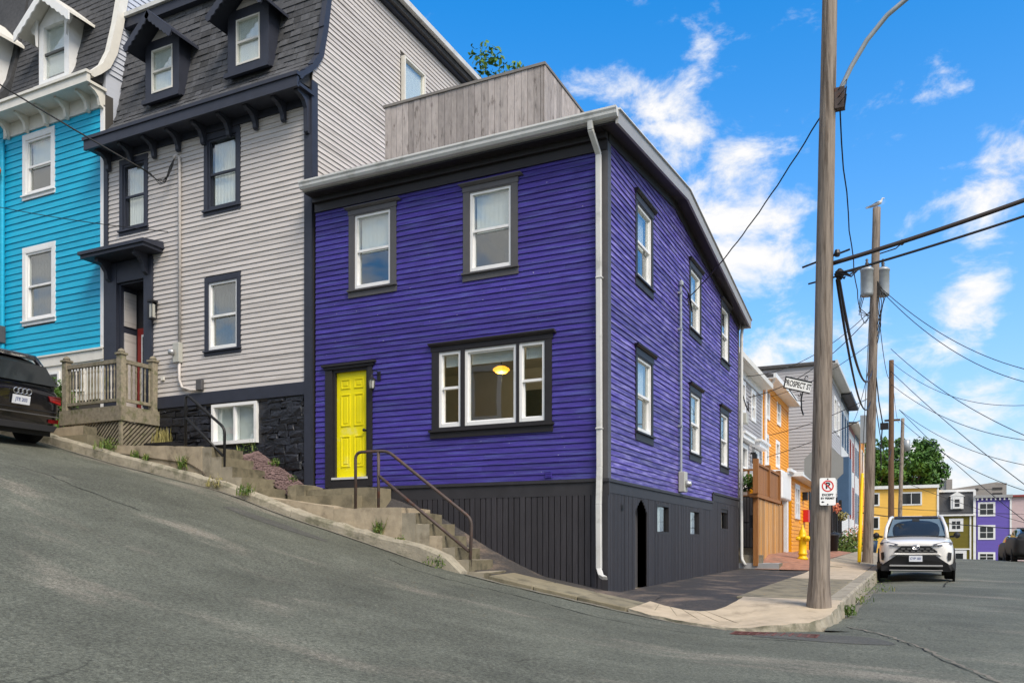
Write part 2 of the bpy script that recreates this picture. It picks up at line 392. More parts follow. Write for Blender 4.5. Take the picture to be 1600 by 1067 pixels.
def bevel(o, w=.01, seg=2):
    md = o.modifiers.new('bevel', 'BEVEL'); md.width = w; md.segments = seg; md.limit_method = 'ANGLE'; return o
def FA(y=0.): return lambda a, d, z: (a, y - d, z)          # wall facing -Y
def FB(x=0.): return lambda a, d, z: (x + d, a, z)          # wall facing +X
def FC(y=0.): return lambda a, d, z: (a, y + d, z)          # wall facing +Y
def interp(tab, x):
    if x <= tab[0][0]:
        (x0, y0), (x1, y1) = tab[0], tab[1]
    elif x >= tab[-1][0]:
        (x0, y0), (x1, y1) = tab[-2], tab[-1]
    else:
        for (x0, y0), (x1, y1) in zip(tab, tab[1:]):
            if x0 <= x <= x1: break
    return y0 + (y1 - y0) * (x - x0) / (x1 - x0)
def sstep(a, b, x):
    t = max(0, min(1, (x - a) / (b - a))); return t*t*(3 - 2*t)

def text_obj(txt, size, m, parent, mw, name='lettering', align='CENTER', extr=.001, bold=0., sx=1.0):
    cu = bpy.data.curves.new('txt', 'FONT'); cu.body = txt; cu.size = size; cu.align_x = align; cu.align_y = 'CENTER'; cu.extrude = extr; cu.offset = bold
    t = bpy.data.objects.new('txt', cu); col.objects.link(t)
    me = bpy.data.meshes.new_from_object(t); bpy.data.objects.remove(t); bpy.data.curves.remove(cu)
    me.transform(mw @ Matrix.Diagonal((sx, 1, 1, 1))); me.materials.clear()
    return mesh_obj(name, me, m, parent)
def basis(o, ex, ey):      # matrix that maps text plane x,y to world directions
    ex = Vector(ex).normalized(); ey = Vector(ey).normalized(); ez = ex.cross(ey)
    return Matrix(((ex.x, ey.x, ez.x, o[0]), (ex.y, ey.y, ez.y, o[1]), (ex.z, ey.z, ez.z, o[2]), (0, 0, 0, 1)))

# ------------------------------------------------------------------ wall pieces
def wall_holes(mb, F, a0, a1, z0, z1, holes, d0=-.2, d1=0.):
    zs = sorted({z0, z1, *[max(z0, min(z1, h[k])) for h in holes for k in (2, 3)]})
    for za, zb in zip(zs, zs[1:]):
        zm = (za + zb) / 2; cur = a0
        for h in sorted([h for h in holes if h[2] < zm < h[3]]):
            if h[0] > cur: mb.fb(F, cur, min(h[0], a1), d0, d1, za, zb)
            cur = max(cur, h[1])
        if cur < a1: mb.fb(F, cur, a1, d0, d1, za, zb)
    return mb
def clapboards(parent, F, a0, a1, z0, z1, e, holes, m, limits=None, joints=0, join=False, thick=.025, m_alt=None):
    n = math.ceil((z1 - z0) / e - .05); J = MB()
    for i in range(n):
        zb = z0 + i*e; zt = min(zb + e + .012, z1 + .01); zm = (zb + zt)/2
        lo0, hi0, lo1, hi1 = a0, a1, a0, a1
        if limits:
            lo0, hi0 = limits(zb); lo1, hi1 = limits(zt); lo0, lo1 = max(lo0, a0), max(lo1, a0); hi0, hi1 = min(hi0, a1), min(hi1, a1)
        segs = []; cur = None
        L, H = min(lo0, lo1), max(hi0, hi1); cur = L
        for h in sorted([h for h in holes if h[2] - .01 < zm < h[3] + .01]):
            if h[0] > cur: segs.append((cur, h[0]))
            cur = max(cur, h[1])
        if cur < H: segs.append((cur, H))
        if joints:
            out = []
            for s0, s1 in segs:
                c = s0 + random.uniform(.3, 1) * joints
                while c < s1 - .5:
                    out.append((s0, c - .002)); s0 = c; c += random.uniform(.7, 1.2) * joints
                out.append((s0, s1))
            segs = out
        for s0, s1 in segs:
            b0, b1 = max(s0, lo0), min(s1, hi0); t0, t1 = max(s0, lo1), min(s1, hi1)
            if b1 - b0 < .02 and t1 - t0 < .02: continue
            if b1 < b0: b0 = b1 = (b0 + b1)/2
            if t1 < t0: t0 = t1 = max(b0, min(b1, (t0 + t1)/2))
            w = thick + random.uniform(-.002, .003); jz = random.uniform(-.0025, .0025)
            mb = J if join else MB()
            mb.hexa([F(b0, 0, zb+jz), F(b1, 0, zb+jz), F(b1, w, zb+jz), F(b0, w, zb+jz), F(t0, 0, zt), F(t1, 0, zt), F(t1, .005, zt), F(t0, .005, zt)])
            if not join: mb.build('clapboard', m, parent)
    if join: return J.build('clapboards', m, parent, stuff=True)

def sash_window(house, F, a0, a1, z0, z1, trim, frame='white', cw=.115, head=.16, sill=.15, curtain=None, meet=.5, cap=True, glass='glass', stool=True, label=None, single=False, fw=.045, room=None):
    """a0..z1 is the white unit; a dark casing runs round it."""
    mb = MB()
    mb.fb(F, a0, a0+fw, -.09, .012, z0, z1); mb.fb(F, a1-fw, a1, -.09, .012, z0, z1)
    mb.fb(F, a0+fw, a1-fw, -.09, .010, z1-fw, z1); mb.fb(F, a0+fw, a1-fw, -.09, .016, z0, z0+fw*1.3)
    w = mb.build('window', frame, house)
    if label: w['label'] = label
    zm = z0 + (z1 - z0)*meet
    s = MB(); b = .026
    if single:
        s.fb(F, a0+fw, a1-fw, -.07, -.02, z0+fw*1.3, z0+fw*1.3+b); s.fb(F, a0+fw, a1-fw, -.07, -.02, z1-fw-b, z1-fw)
        s.fb(F, a0+fw, a0+fw+b, -.071, -.021, z0+fw*1.3+b, z1-fw-b); s.fb(F, a1-fw-b, a1-fw, -.071, -.021, z0+fw*1.3+b, z1-fw-b)
        s.build('sash', frame, w)
        MB().fb(F, a0+fw+b, a1-fw-b, -.048, -.042, z0+fw*1.3+b, z1-fw-b).build('glass_pane', glass, w)
    else:
        s.fb(F, a0+fw, a1-fw, -.045, -.002, zm-.022, zm+.022)
        s.fb(F, a0+fw, a0+fw+b*.6, -.06, -.02, zm+.022, z1-fw); s.fb(F, a1-fw-b*.6, a1-fw, -.06, -.02, zm+.022, z1-fw)
        s.build('upper_sash', frame, w)
        s = MB()
        s.fb(F, a0+fw, a0+fw+b, -.085, -.04, z0+fw*1.3, zm-.023); s.fb(F, a1-fw-b, a1-fw, -.085, -.04, z0+fw*1.3, zm-.023)
        s.fb(F, a0+fw+b, a1-fw-b, -.085, -.04, z0+fw*1.3, z0+fw*1.3+b)
        s.build('lower_sash', frame, w)
        MB().fb(F, a0+fw+b*.6, a1-fw-b*.6, -.036, -.031, zm+.022, z1-fw).build('glass_pane', glass, w)
        MB().fb(F, a0+fw+b, a1-fw-b, -.066, -.061, z0+fw*1.3+b, zm-.023).build('glass_pane', glass, w)
    if trim:
        c = MB()
        c.fb(F, a0-cw, a0, -.01, .034, z0-.02, z1+.02); c.fb(F, a1, a1+cw, -.01, .034, z0-.02, z1+.02)
        c.fb(F, a0, a1, -.01, .0335, z1, z1+.02)
        c.build('casing', trim, w)
        h = MB(); zt = z1 + head
        if cap:
            h.fb(F, a0-cw-.01, a1+cw+.01, -.01, .042, z1+.02, zt-.05)
            h.prism([F(a0-cw-.03, 0, zt-.05), F(a0-cw-.03, .06, zt-.05), F(a0-cw-.07, .10, zt-.015), F(a0-cw-.07, .10, zt), F(a0-cw-.07, 0, zt)],
                    Vector(F(a1+cw+.07, 0, 0)) - Vector(F(a0-cw-.07, 0, 0)))
        else:
            h.fb(F, a0-cw, a1+cw, -.01, .036, z1+.02, zt)
        h.build('header', trim, w)
        st = MB()
        st.fb(F, a0-cw-.02, a1+cw+.02, -.01, .075, z0-.05, z0-.02)
        st.fb(F, a0-cw-.01, a1+cw+.01, -.01, .036, z0-sill, z0-.05)
        st.build('sill', trim, w)
    if curtain: add_curtain(w, F, a0+fw+.02, a1-fw-.02, z0+fw, z1-fw, curtain)
    return w
def add_curtain(w, F, a0, a1, z0, z1, kind):
    if kind in ('sheer', 'full', 'left', 'right', 'top', 'half', 'dark'):
        if kind == 'left': a1 = a0 + (a1-a0)*.3
        if kind == 'right': a0 = a1 - (a1-a0)*.3
        if kind == 'top': z0 = z1 - (z1-z0)*.16
        if kind == 'half': z0 = z1 - (z1-z0)*.5
        mb = MB(); n = 26; amp = .004 if kind in ('top', 'half', 'dark') else .014
        pts = [(a0 + (a1-a0)*k/n, -.115 + amp*math.sin(k*1.9) + amp*.6*math.sin(k*4.3+1)) for k in range(n+1)]
        for (p, d), (q, e) in zip(pts, pts[1:]):
            mb.hexa([F(p, d-.004, z0), F(q, e-.004, z0), F(q, e, z0), F(p, d, z0), F(p, d-.004, z1), F(q, e-.004, z1), F(q, e, z1), F(p, d, z1)])
        nm = 'blind_or_reflection' if kind in ('top', 'half', 'dark') else 'curtain'
        mb.build(nm, 'blind_or_reflection' if kind in ('top', 'half') else 'screen' if kind == 'dark' else 'curtain', w)

# ------------------------------------------------------------------ terrain
RA = [(-40, 8.9), (-12.83, 3.09), (-11.5, 2.86), (-9.35, 2.32), (-6.6, 1.72), (-5., 1.22), (-3.66, .85), (-2.92, .64), (-2.17, .42), (-1.13, .20), (0, -.01), (.83, -.16), (1.6, -.26), (2.4, -.33), (3.1, -.33), (5, -.42), (7, -.6), (9, -.95), (17, -3), (60, -12)]
PK = [(-20, -.3), (-2, -.29), (0, -.25), (4, -.19), (11, -.14), (20, .05), (28, .24), (34, .22), (40, -.05), (50, -.55), (70, -1.1), (92, -1.35), (130, -1.5), (900, -2)]
SW = [(-3, -.10), (0, -.06), (4, 0), (12, .09), (18, .17), (28, .34), (34, .34), (40, .1), (50, -.4), (70, -.95), (92, -1.2), (130, -1.4)]
CROSS = [(-5, .012), (10.9, .012), (12.9, .14), (20, .14), (32, .1), (60, .05), (200, .0)]
def r_(x): return interp(RA, x)
def road_z(x, y):
    pr = interp(PK, y) - .035*(min(x, 14) - 3.5)
    w = sstep(-6, .6, y) * sstep(2.3, 4.6, x)
    return r_(x)*(1 - w) + pr*w
def side_z(x, y): return interp(SW, y) + (3.3 - x)*interp(CROSS, y)
def grid(name, xs, ys, fz, m):
    mb = MB(); nx = len(xs)
    mb.v = [(x, y, fz(x, y)) for y in ys for x in xs]
    mb.f = [(j*nx+i, j*nx+i+1, (j+1)*nx+i+1, (j+1)*nx+i) for j in range(len(ys)-1) for i in range(nx-1)]
    return struct(name, mb, m, True)
def lin(a, b, n): return [a + (b-a)*i/n for i in range(n+1)]
# wide terrain sheet under everything, out to the horizon
def terrain(x, y):
    if y < -1.55: z = road_z(x, y)
    elif x > 3.5: z = road_z(x, y)
    else:
        a = r_(x) + sstep(-1.5, 0, y)*.05
        w = sstep(8, 14, y)
        z = a*(1-w) + side_z(max(x, -2), y)*w
        z = min(z, a) if y < 10 and x < 0 else z
    far = sstep(60, 400, math.hypot(x, y))
    return (z - .12)*(1-far) + far*(-6)
xs = [-2500, -1200, -500, -200, -90, -50, -30] + lin(-22, 18, 40) + [30, 50, 90, 200, 500, 1200, 2500]
ys = [-2500, -1200, -500, -200, -90, -50, -30] + lin(-20, 60, 80) + lin(66, 140, 12) + [200, 500, 1200, 2500]
grid('ground', xs, ys, terrain, 'ground')
# the two streets
grid('hill_street', lin(-26, 16, 168), lin(-17, -1.5, 31), lambda x, y: road_z(x, y) - (.02 if y > -1.55 and x < 3.6 else 0), 'asphalt')
grid('cross_street', lin(3.42, 11.5, 16), lin(-1.5, 92, 187), road_z, 'asphalt')
def corner_z(x, y):
    near = sstep(0, -1.9, y)
    t = side_z(x, min(y, .4)) + .006
    edge = r_(x) + (.035 if x < 2.2 else .035 + .065*sstep(2.2, 3.1, x))
    return t*(1-near) + edge*near
# asphalt apron beside the purple house, down to the walk
HA = [(-6, 1.95), (-4., 1.61), (-2.93, 1.2), (-2.17, .75), (-1.68, .5), (-1.09, .24), (-.19, .07), (0, .03), (1.2, -.03)]
def apron(x, y):
    t = max(0, min(1, (y + .75)/.75)); base = min(r_(x) + .03, side_z(x, 0) if x > .4 else 9)
    return base*(1-t) + interp(HA, x)*t
grid('side_apron', lin(-4.3, .9, 40), lin(-1.2, .0, 10), apron, 'asphalt_new')
INNER = [(-.02, -.75), (.93, -.72), (1.2, -.95), (1.5, -1.08), (1.75, -1.08), (1.93, -.95), (2.03, -.7), (2.1, -.3), (2.12, .42)]
mb = MB(); X_ = lin(-.02, 2.1, 26); NR = 50
for j in range(NR+1):
    for x in X_:
        y0 = interp(INNER, x) - .03; y = y0 + (11.2 - y0)*(j/NR)**1.6
        z = side_z(x, y) - .012 - .012*(1+math.sin(x*3+y))*sstep(.2, .9, x)
        if y < .5: z = z*(1-sstep(.5, -.7, y)) + (corner_z(x, y) - .01)*sstep(.5, -.7, y) if x > .9 else z - .02*sstep(.3, -.6, y)
        mb.v.append((x, y, z))
mb.f = [(j*27+i, j*27+i+1, (j+1)*27+i+1, (j+1)*27+i) for j in range(NR) for i in range(26)]
struct('driveway', mb, 'asphalt_new', True)

# pavements: concrete bays as pieces of the pavement
def slab(mb, quad, z, th=.12):
    top = [(x, y, z(x, y)) for x, y in quad]; n = len(top); i = len(mb.v)
    mb.v += top + [(x, y, q - th) for x, y, q in top]
    mb.f.append(tuple(range(i, i+n))); mb.f.append(tuple(range(i+2*n-1, i+n-1, -1)))
    for k in range(n): mb.f.append((i+k, i+n+k, i+n+(k+1) % n, i+(k+1) % n))
def pave_z(x, y): return side_z(x, y) + .004
pv = MB()
for y0 in lin(.45, 90, 60): pass
nq = lin(.5, 90, 60)
for ya, yb in zip(nq, nq[1:]): slab(pv, [(1.92, ya), (3.3, ya), (3.3, yb), (1.92, yb)], lambda x, y: side_z(x, y) - .03, .1)
pavement = struct('pavement', pv, 'concrete_old')
yy = .45
for k in range(26):
    ln = 3.0 if k < 2 else 2.6; y0, y1 = yy, yy + ln - .02; yy += ln
    mb = MB(); pts = [(1.95, y0), (3.24, y0), (3.24, y1), (1.95, y1)]
    slab(mb, pts, pave_z)
    bevel(mb.build('concrete_bay', 'concrete_old' if k < 2 else 'concrete_new' if k < 5 else 'concrete', pavement), .012, 1)
outer = [(.86, -1.56), (1.25, -1.74), (1.7, -1.88), (2.1, -1.95), (2.45, -1.97), (2.75, -1.92), (3.0, -1.79), (3.2, -1.58), (3.36, -1.3), (3.45, -.95), (3.49, -.5), (3.5, .0), (3.5, .43)]
inner = [(.93, -.72), (1.2, -.95), (1.5, -1.08), (1.75, -1.08), (1.93, -.95), (2.03, -.7), (2.1, -.3), (2.1, .1), (2.06, .43)]
def dense(pts, k):
    out = []
    for p, q in zip(pts, pts[1:]): out += [(p[0]+(q[0]-p[0])*i/k, p[1]+(q[1]-p[1])*i/k) for i in range(k)]
    return out + [pts[-1]]
outer = dense(outer, 4); n = len(outer); rows = []; face = []
def inner_at(t):
    s = t*(len(inner)-1); i = min(int(s), len(inner)-2); f = s - i
    return (inner[i][0]*(1-f)+inner[i+1][0]*f, inner[i][1]*(1-f)+inner[i+1][1]*f)
for k, o in enumerate(outer):
    q = inner_at(k/(n-1)); row = []
    cx_, cy_ = o[0]-q[0], o[1]-q[1]; ll = math.hypot(cx_, cy_); jit = random.uniform(-.022, .006); o = (o[0]+cx_/ll*jit, o[1]+cy_/ll*jit)
    for j in range(11):
        t = j/10; x, y = q[0]*(1-t)+o[0]*t, q[1]*(1-t)+o[1]*t; row.append((x, y, corner_z(x, y) - (random.uniform(.0, .014) if j == 10 else 0)))
    rows.append(row); e = row[-1]; dx, dy = cx_/ll, cy_/ll; zr = min(road_z(o[0], o[1]), e[2]) - .1
    g1, g2 = random.uniform(.0, .012), random.uniform(.01, .03)
    face.append([e, (e[0]+dx*g1, e[1]+dy*g1, e[2]-.03), (e[0]+dx*g2, e[1]+dy*g2, e[2]*.5+zr*.5), (e[0]+dx*.03, e[1]+dy*.03, zr)])
def strip(rws):
    mb = MB(); m_ = len(rws[0]); mb.v = [p for r in rws for p in r]
    mb.f = [(i*m_+j, i*m_+j+1, (i+1)*m_+j+1, (i+1)*m_+j) for i in range(len(rws)-1) for j in range(m_-1)]; return mb
o = strip(rows).build('corner_slab', 'concrete_new', pavement, True); o['label'] = 'pale new concrete curving round the corner'
strip(face).build('corner_kerb_face', 'kerbstone', pavement)
# scored lines of the corner ramp
for k in range(4, 24, 4):
    a, b = rows[k][0], rows[k][6]
    MB().hexa([(a[0]-.006, a[1], a[2]-.02), (a[0]+.006, a[1], a[2]-.02), (b[0]+.006, b[1], b[2]-.02), (b[0]-.006, b[1], b[2]-.02), (a[0]-.004, a[1], a[2]+.001), (a[0]+.004, a[1], a[2]+.001), (b[0]+.004, b[1], b[2]+.001), (b[0]-.004, b[1], b[2]+.001)]).build('score_line', 'concrete_old', pavement)
# old walk below the steps
ow = [(-1.35, -1.5), (-.6, -1.52), (.1, -1.54), (.84, -1.55)]; iw = [(-1.35, -.62), (-.6, -.66), (.1, -.7), (.91, -.74)]
for k in range(3):
    mb = MB(); slab(mb, [ow[k], (ow[k+1][0]-.012, ow[k+1][1]), (iw[k+1][0]-.012, iw[k+1][1]), iw[k]], lambda x, y: r_(x) + .055 + .02*(y+1.5))
    bevel(mb.build('concrete_bay', 'concrete_old', pavement), .012, 1)

# tar seam and worn patches where the two streets meet
def road_strip(name, pts, w, m, lift):
    mb = MB(); q = dense(pts, 8); rws = []
    for (x, y), (x2, y2) in zip(q, q[1:]):
        d = math.hypot(x2-x, y2-y); nx, ny = -(y2-y)/d, (x2-x)/d; jx = random.uniform(-.03, .03); ww = w*random.uniform(.4, 1.2)
        x, y = x+nx*jx, y+ny*jx; rws.append([(x-nx*ww, y-ny*ww, road_z(x-nx*ww, y-ny*ww)+lift), (x+nx*ww, y+ny*ww, road_z(x+nx*ww, y+ny*ww)+lift)])
    o = strip(rws).build(name, m); o['kind'] = 'structure'
SEAM = [(3.62, -1.0), (4.1, -1.75), (4.5, -2.7), (4.75, -3.6), (5.1, -4.6), (5.5, -6.0), (6.2, -8.5)]
road_strip('road_seam', SEAM, .007, 'hole', .005)
road_strip('road_seam_grit', [(x+.06, y+.03) for x, y in SEAM], .022, 'road_grit', .003)
road_strip('kerb_grit', [(-13.5, -1.68), (-9, -1.67), (-5, -1.66), (-1.8, -1.68)], .06, 'road_grit', .003)
road_strip('kerb_grit', [(-1.7, -1.62), (0, -1.62), (.9, -1.66), (1.7, -1.98), (2.4, -2.04)], .05, 'road_grit', .003)
road_strip('kerb_grit', [(3.58, .2), (3.59, 4), (3.6, 10)], .06, 'road_grit', .003)
road_strip('road_seam', [(-2.6, -2.35), (-1.5, -2.5), (-.4, -2.45), (.9, -2.75), (2.3, -2.8), (3.6, -2.95)], .010, 'hole', .004)
road_strip('road_seam', [(-9.5, -4.9), (-7.6, -4.7), (-6.2, -4.85), (-4.8, -4.7)], .009, 'hole', .004)
road_strip('road_seam', [(5.0, 9.0), (5.1, 11.0), (5.3, 12.2)], .02, 'hole', .004)
for nm, cx_, cy_, rx, ry in (('road_patch', 3.5, -2.35, .75, .45), ('road_patch', -4.6, -2.6, 1.0, .22)):
    mb = MB(); n_ = 22; mb.v = [(cx_, cy_, road_z(cx_, cy_)+.004)]
    for rg_ in (.5, 1):
        for k in range(n_):
            a = 2*math.pi*k/n_; x, y = cx_+rx*rg_*math.cos(a)*(1+.12*math.sin(3*a+cx_)), cy_+ry*rg_*math.sin(a)*(1+.12*math.cos(2*a)); mb.v.append((x, y, road_z(x, y)+.004))
    mb.f = [(0, 1+k, 1+(k+1) % n_) for k in range(n_)] + [(1+k, 1+n_+k, 1+n_+(k+1) % n_, 1+(k+1) % n_) for k in range(n_)]
    struct(nm, mb, 'asphalt_dark', True)
# kerbs
def kerb_run(pts, w, ztop, zbot, m, parent, step=1.8, name='kerb_stone'):
    pass
kb = MB(); kb.box(-26, -1.9, -1.42, -1.38, -3, 0.0)
kerb = struct('kerb', kb, 'soil')
KT = [(-26, 6.3), (-13.06, 3.40), (-11.73, 3.10), (-9.53, 2.56), (-6.75, 1.92), (-5.11, 1.39), (-4.16, 1.13), (-3.25, .90), (-2.56, .79), (-2.04, .58), (-1.76, .36)]
xk = -26.
while xk < -1.8:
    x1 = min(xk + random.uniform(1.3, 1.9), -1.76)
    if -1.76 - x1 < .5: x1 = -1.76
    mb = MB(); nn = 7; i0 = 0
    for k in range(nn+1):
        x = xk + .006 + (x1 - xk - .012)*k/nn; zt = interp(KT, x) + random.uniform(-.012, .012); zb = r_(x) - .15; jy = random.uniform(-.012, .012)
        mb.v += [(x, -1.605+jy, zb), (x, -1.595+jy, zt-.045), (x, -1.565+jy, zt), (x, -1.40, zt+random.uniform(-.01, .01)), (x, -1.385, zb)]
    for k in range(nn):
        for j in range(5):
            a = k*5+j; b = k*5+(j+1) % 5; mb.f.append((a, b, b+5, a+5))
    mb.f.append((0, 1, 2, 3, 4)[::-1]); mb.f.append(tuple(nn*5+j for j in range(5)))
    mb.build('kerb_stone', 'kerbstone', kerb); xk = x1
yk = .44
while yk < 80:
    y1 = yk + 2.4; mb = MB()
    ring = lambda y: [(3.262, y, side_z(3.3, y)+.006), (3.47, y, side_z(3.3, y)+.004), (3.50, y, side_z(3.3, y)-.03), (3.51, y, road_z(3.5, y)-.1), (3.262, y, road_z(3.5, y)-.1)]
    a, b = ring(yk+.008), ring(y1-.008); mb.v = a + b
    mb.f = [(j, (j+1) % 5, 5+(j+1) % 5, 5+j) for j in range(5)] + [(4, 3, 2, 1, 0), (5, 6, 7, 8, 9)]
    mb.build('kerb_stone', 'concrete' if yk < 30 else 'concrete_old', kerb); yk = y1
# right-hand side of the cross street
rk = MB()
for ya, yb in zip(lin(2, 90, 44), lin(2, 90, 44)[1:]):
    rk.hexa([(11.2, ya, road_z(11.2, ya)-.2), (16, ya, road_z(11.2, ya)-.2), (16, yb, road_z(11.2, yb)-.2), (11.2, yb, road_z(11.2, yb)-.2), (11.2, ya, road_z(11.2, ya)+.12), (16, ya, road_z(11.2, ya)+.12), (16, yb, road_z(11.2, yb)+.12), (11.2, yb, road_z(11.2, yb)+.12)])
struct('far_pavement', rk, 'concrete_old')
# soil bank behind the kerb by the grey and blue houses
mb = MB(); X_ = lin(-26, -5.6, 60); Y_ = lin(-1.42, .05, 6)
BK = [(-26, 6.4), (-13, 3.40), (-10.4, 2.78), (-9.6, 2.62), (-7.4, 2.3), (-7.1, 1.9), (-6.1, 1.25), (-5.6, 1.2)]
BH = [(-26, 6.6), (-13, 3.6), (-10, 2.9), (-7.3, 2.5), (-6.6, 2.1), (-5.95, 1.7), (-5.6, 1.55)]
mb.v = [(x, y, (interp(BK, x)*(1-j/6) + interp(BH, x)*(j/6)**2 + interp(BK, x)*(j/6 - (j/6)**2)) - (.06 if j < 4 else 0)) for j, y in enumerate(Y_) for x in X_]
mb.f = [(j*61+i, j*61+i+1, (j+1)*61+i+1, (j+1)*61+i) for j in range(6) for i in range(60)]
struct('soil_bank', mb, 'soil', True)
mb = MB(); X_ = lin(-7.25, -5.82, 14); Y_ = lin(-.56, .0, 5)
mb.v = [(x, y, interp([(-7.3, 2.60), (-6.1, 1.88), (-5.8, 1.72)], x) - .16 + .21*(j/5)**.6 + random.uniform(-.012, .012)) for j, y in enumerate(Y_) for x in X_]
mb.f = [(j*15+i, j*15+i+1, (j+1)*15+i+1, (j+1)*15+i) for j in range(5) for i in range(14)]
for _ in range(900):
    x, y = random.uniform(-7.2, -5.85), random.uniform(-.6, -.02); z = interp([(-7.3, 2.60), (-6.1, 1.88), (-5.8, 1.72)], x) - .16 + .21*((y+.62)/.62)**.6; r = random.uniform(.012, .03)
    i = len(mb.v); mb.v += [(x+r, y, z), (x, y+r, z), (x-r, y, z), (x, y-r, z), (x+random.uniform(-.5, .5)*r, y, z+r*.8)]; mb.f += [(i, i+1, i+4), (i+1, i+2, i+4), (i+2, i+3, i+4), (i+3, i, i+4)]
o = mb.build('gravel_bed', 'gravel'); o['kind'] = 'stuff'; o['label'] = 'reddish gravel sloping down beside the grey house steps'; o['category'] = 'gravel'

# ------------------------------------------------------------------ purple corner house
ph = thing('purple_house', 'deep purple clapboard corner house with yellow door and charcoal plank base', 'house', (-2.9, 5.4, 0))
A, B = FA(0), FB(0)
WA = [(-4.91, -4.12, 5.50, 6.85), (-2.48, -1.69, 5.47, 6.83)]
BIG = [(-3.10, -2.66, 2.82, 4.14), (-2.58, -1.59, 2.82, 4.14), (-1.54, -1.07, 2.82, 4.14)]
DOOR = (-5.42, -4.61, 1.98, 4.03)
WB = [(1.55, 2.43, 5.52, 6.81), (5.41, 6.30, 5.51, 6.81), (8.62, 9.47, 5.50, 6.81), (1.55, 2.43, 2.79, 4.10), (5.41, 6.28, 2.80, 4.10), (8.52, 9.38, 2.79, 4.10)]
BW = [(2.78, 3.67, .98, 1.55), (5.35, 6.23, .97, 1.54), (8.52, 9.44, 1.15, 1.72)]
BD = (1.45, 2.16, -.3, 1.575)
RIDGE = (4.07, 7.90)
def rake(y): return 7.46 + (7.90-7.46)*(y+.3)/(4.37) if y < 4.07 else 7.90 - (7.90-6.98)*(y-4.07)/(11.08-4.07)
mb = wall_holes(MB(), A, -5.82, -.02, 1.0, 7.2, WA + BIG + [DOOR], -.2, 0)
wa = mb.build('front_wall', 'interior', ph)
mb = wall_holes(MB(), B, .0, 10.86, -.5, 6.85, WB + BW + [BD], -.2, 0)
mb.prism([(0, 0, 6.85), (0, 0, rake(0)-.1), (0, 4.07, 7.78), (0, 10.86, rake(10.86)-.1), (0, 10.86, 6.85)], (-.2, 0, 0))
wb = mb.build('side_wall', 'interior', ph)
MB().box(-5.82, -.2, 10.66, 10.84, -.5, 6.9).box(-5.82, -5.62, .2, 10.66, -.5, 7.4).build('rear_wall', 'interior', ph)
mb = MB(); mb.box(-5.62, -.2, .2, 10.66, 1.9, 2.0).box(-5.62, -.2, .2, 10.66, 4.55, 4.75).box(-5.62, -.2, .2, 10.66, 6.98, 7.04)
mb.box(-5.62, -.2, 3.6, 3.7, 2.0, 4.55).box(-5.62, -.2, 3.2, 3.3, 4.75, 6.98).box(-3.5, -3.4, .2, 10.6, 4.75, 6.98).box(-2.6, -2.5, 3.7, 10.6, 2., 4.55).box(-5.62, -.2, .9, 1.0, -.5, 1.9)
mb.build('interior_walls', 'interior', ph)
holesA = [(a-.10, b+.10, c-.12, d+.12) for a, b, c, d in WA] + [(-3.22, -.97, 2.68, 4.28), (-5.55, -4.55, 1.5, 4.1)]
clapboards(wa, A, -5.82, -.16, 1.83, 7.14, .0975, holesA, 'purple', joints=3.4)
holesB = [(a-.10, b+.10, c-.12, d+.12) for a, b, c, d in WB]
zl = lambda z: (.12, 10.75) if z < 6.8 else ((z-7.3)/(7.74-7.3)*4.07 if z > 7.3 else .12, 10.86 - (z-6.83)/(7.74-6.83)*6.79 if z > 6.83 else 10.75)
clapboards(wb, B, .12, 10.75, 1.83, 7.72, .0975, holesB, 'purple_side_lit', limits=zl, joints=3.6)
# corner boards and frieze
MB().fb(A, -.16, .034, -.0, .034, 1.80, 7.20).build('corner_board', 'trim_grey', ph)
MB().fb(B, .0, .12, -.0, .0335, 1.80, 7.36).build('corner_board', 'trim_grey', ph)
MB().fb(B, 10.75, 10.88, -.0, .034, 1.80, 6.92).build('corner_board', 'trim_grey', ph)
MB().fb(A, -5.82, .03, .0, .05, 7.06, 7.34).fb(A, -5.82, .03, .05, .12, 7.22, 7.34).build('frieze', 'darktrim', ph)
mb = MB()
for ya, yb in ((.0, 4.07), (4.07, 10.9)):
    za, zb = rake(ya), rake(yb)
    mb.hexa([(0, ya, za-.30), (.045, ya, za-.30), (.045, yb, zb-.30), (0, yb, zb-.30), (0, ya, za-.11), (.045, ya, za-.11), (.045, yb, zb-.11), (0, yb, zb-.11)])
mb.build('rake_frieze', 'darktrim', ph)
# roof: two low slopes with boxed eaves
mb = MB()
mb.prism([(.27, -.33, 7.44), (.27, 4.07, 7.89), (.27, 11.05, 6.95), (.27, 11.05, 6.87), (.27, 4.07, 7.79), (.27, -.33, 7.34)], (-6.12, 0, 0))
roof = mb.build('roof', 'roofing', ph)
mb = MB()
mb.prism([(.265, -.32, 7.335), (.265, 4.07, 7.785), (.265, 11.03, 6.865), (.265, 11.03, 6.84), (.265, 4.07, 7.76), (.265, -.32, 7.31)], (-.26, 0, 0))
mb.box(-5.83, .0, -.32, -.0, 7.31, 7.335)
mb.build('soffit', 'darktrim', roof)
mb = MB()
for ya, yb, za, zb in ((-.36, 4.07, 7.44, 7.90), (4.07, 11.08, 7.90, 6.95)):
    mb.hexa([(.272, ya, za-.17), (.315, ya, za-.17), (.315, yb, zb-.17), (.272, yb, zb-.17), (.272, ya, za+.03), (.33, ya, za+.03), (.33, yb, zb+.03), (.272, yb, zb+.03)])
mb.build('rake_fascia', 'eave_grey', roof)
mb = MB()
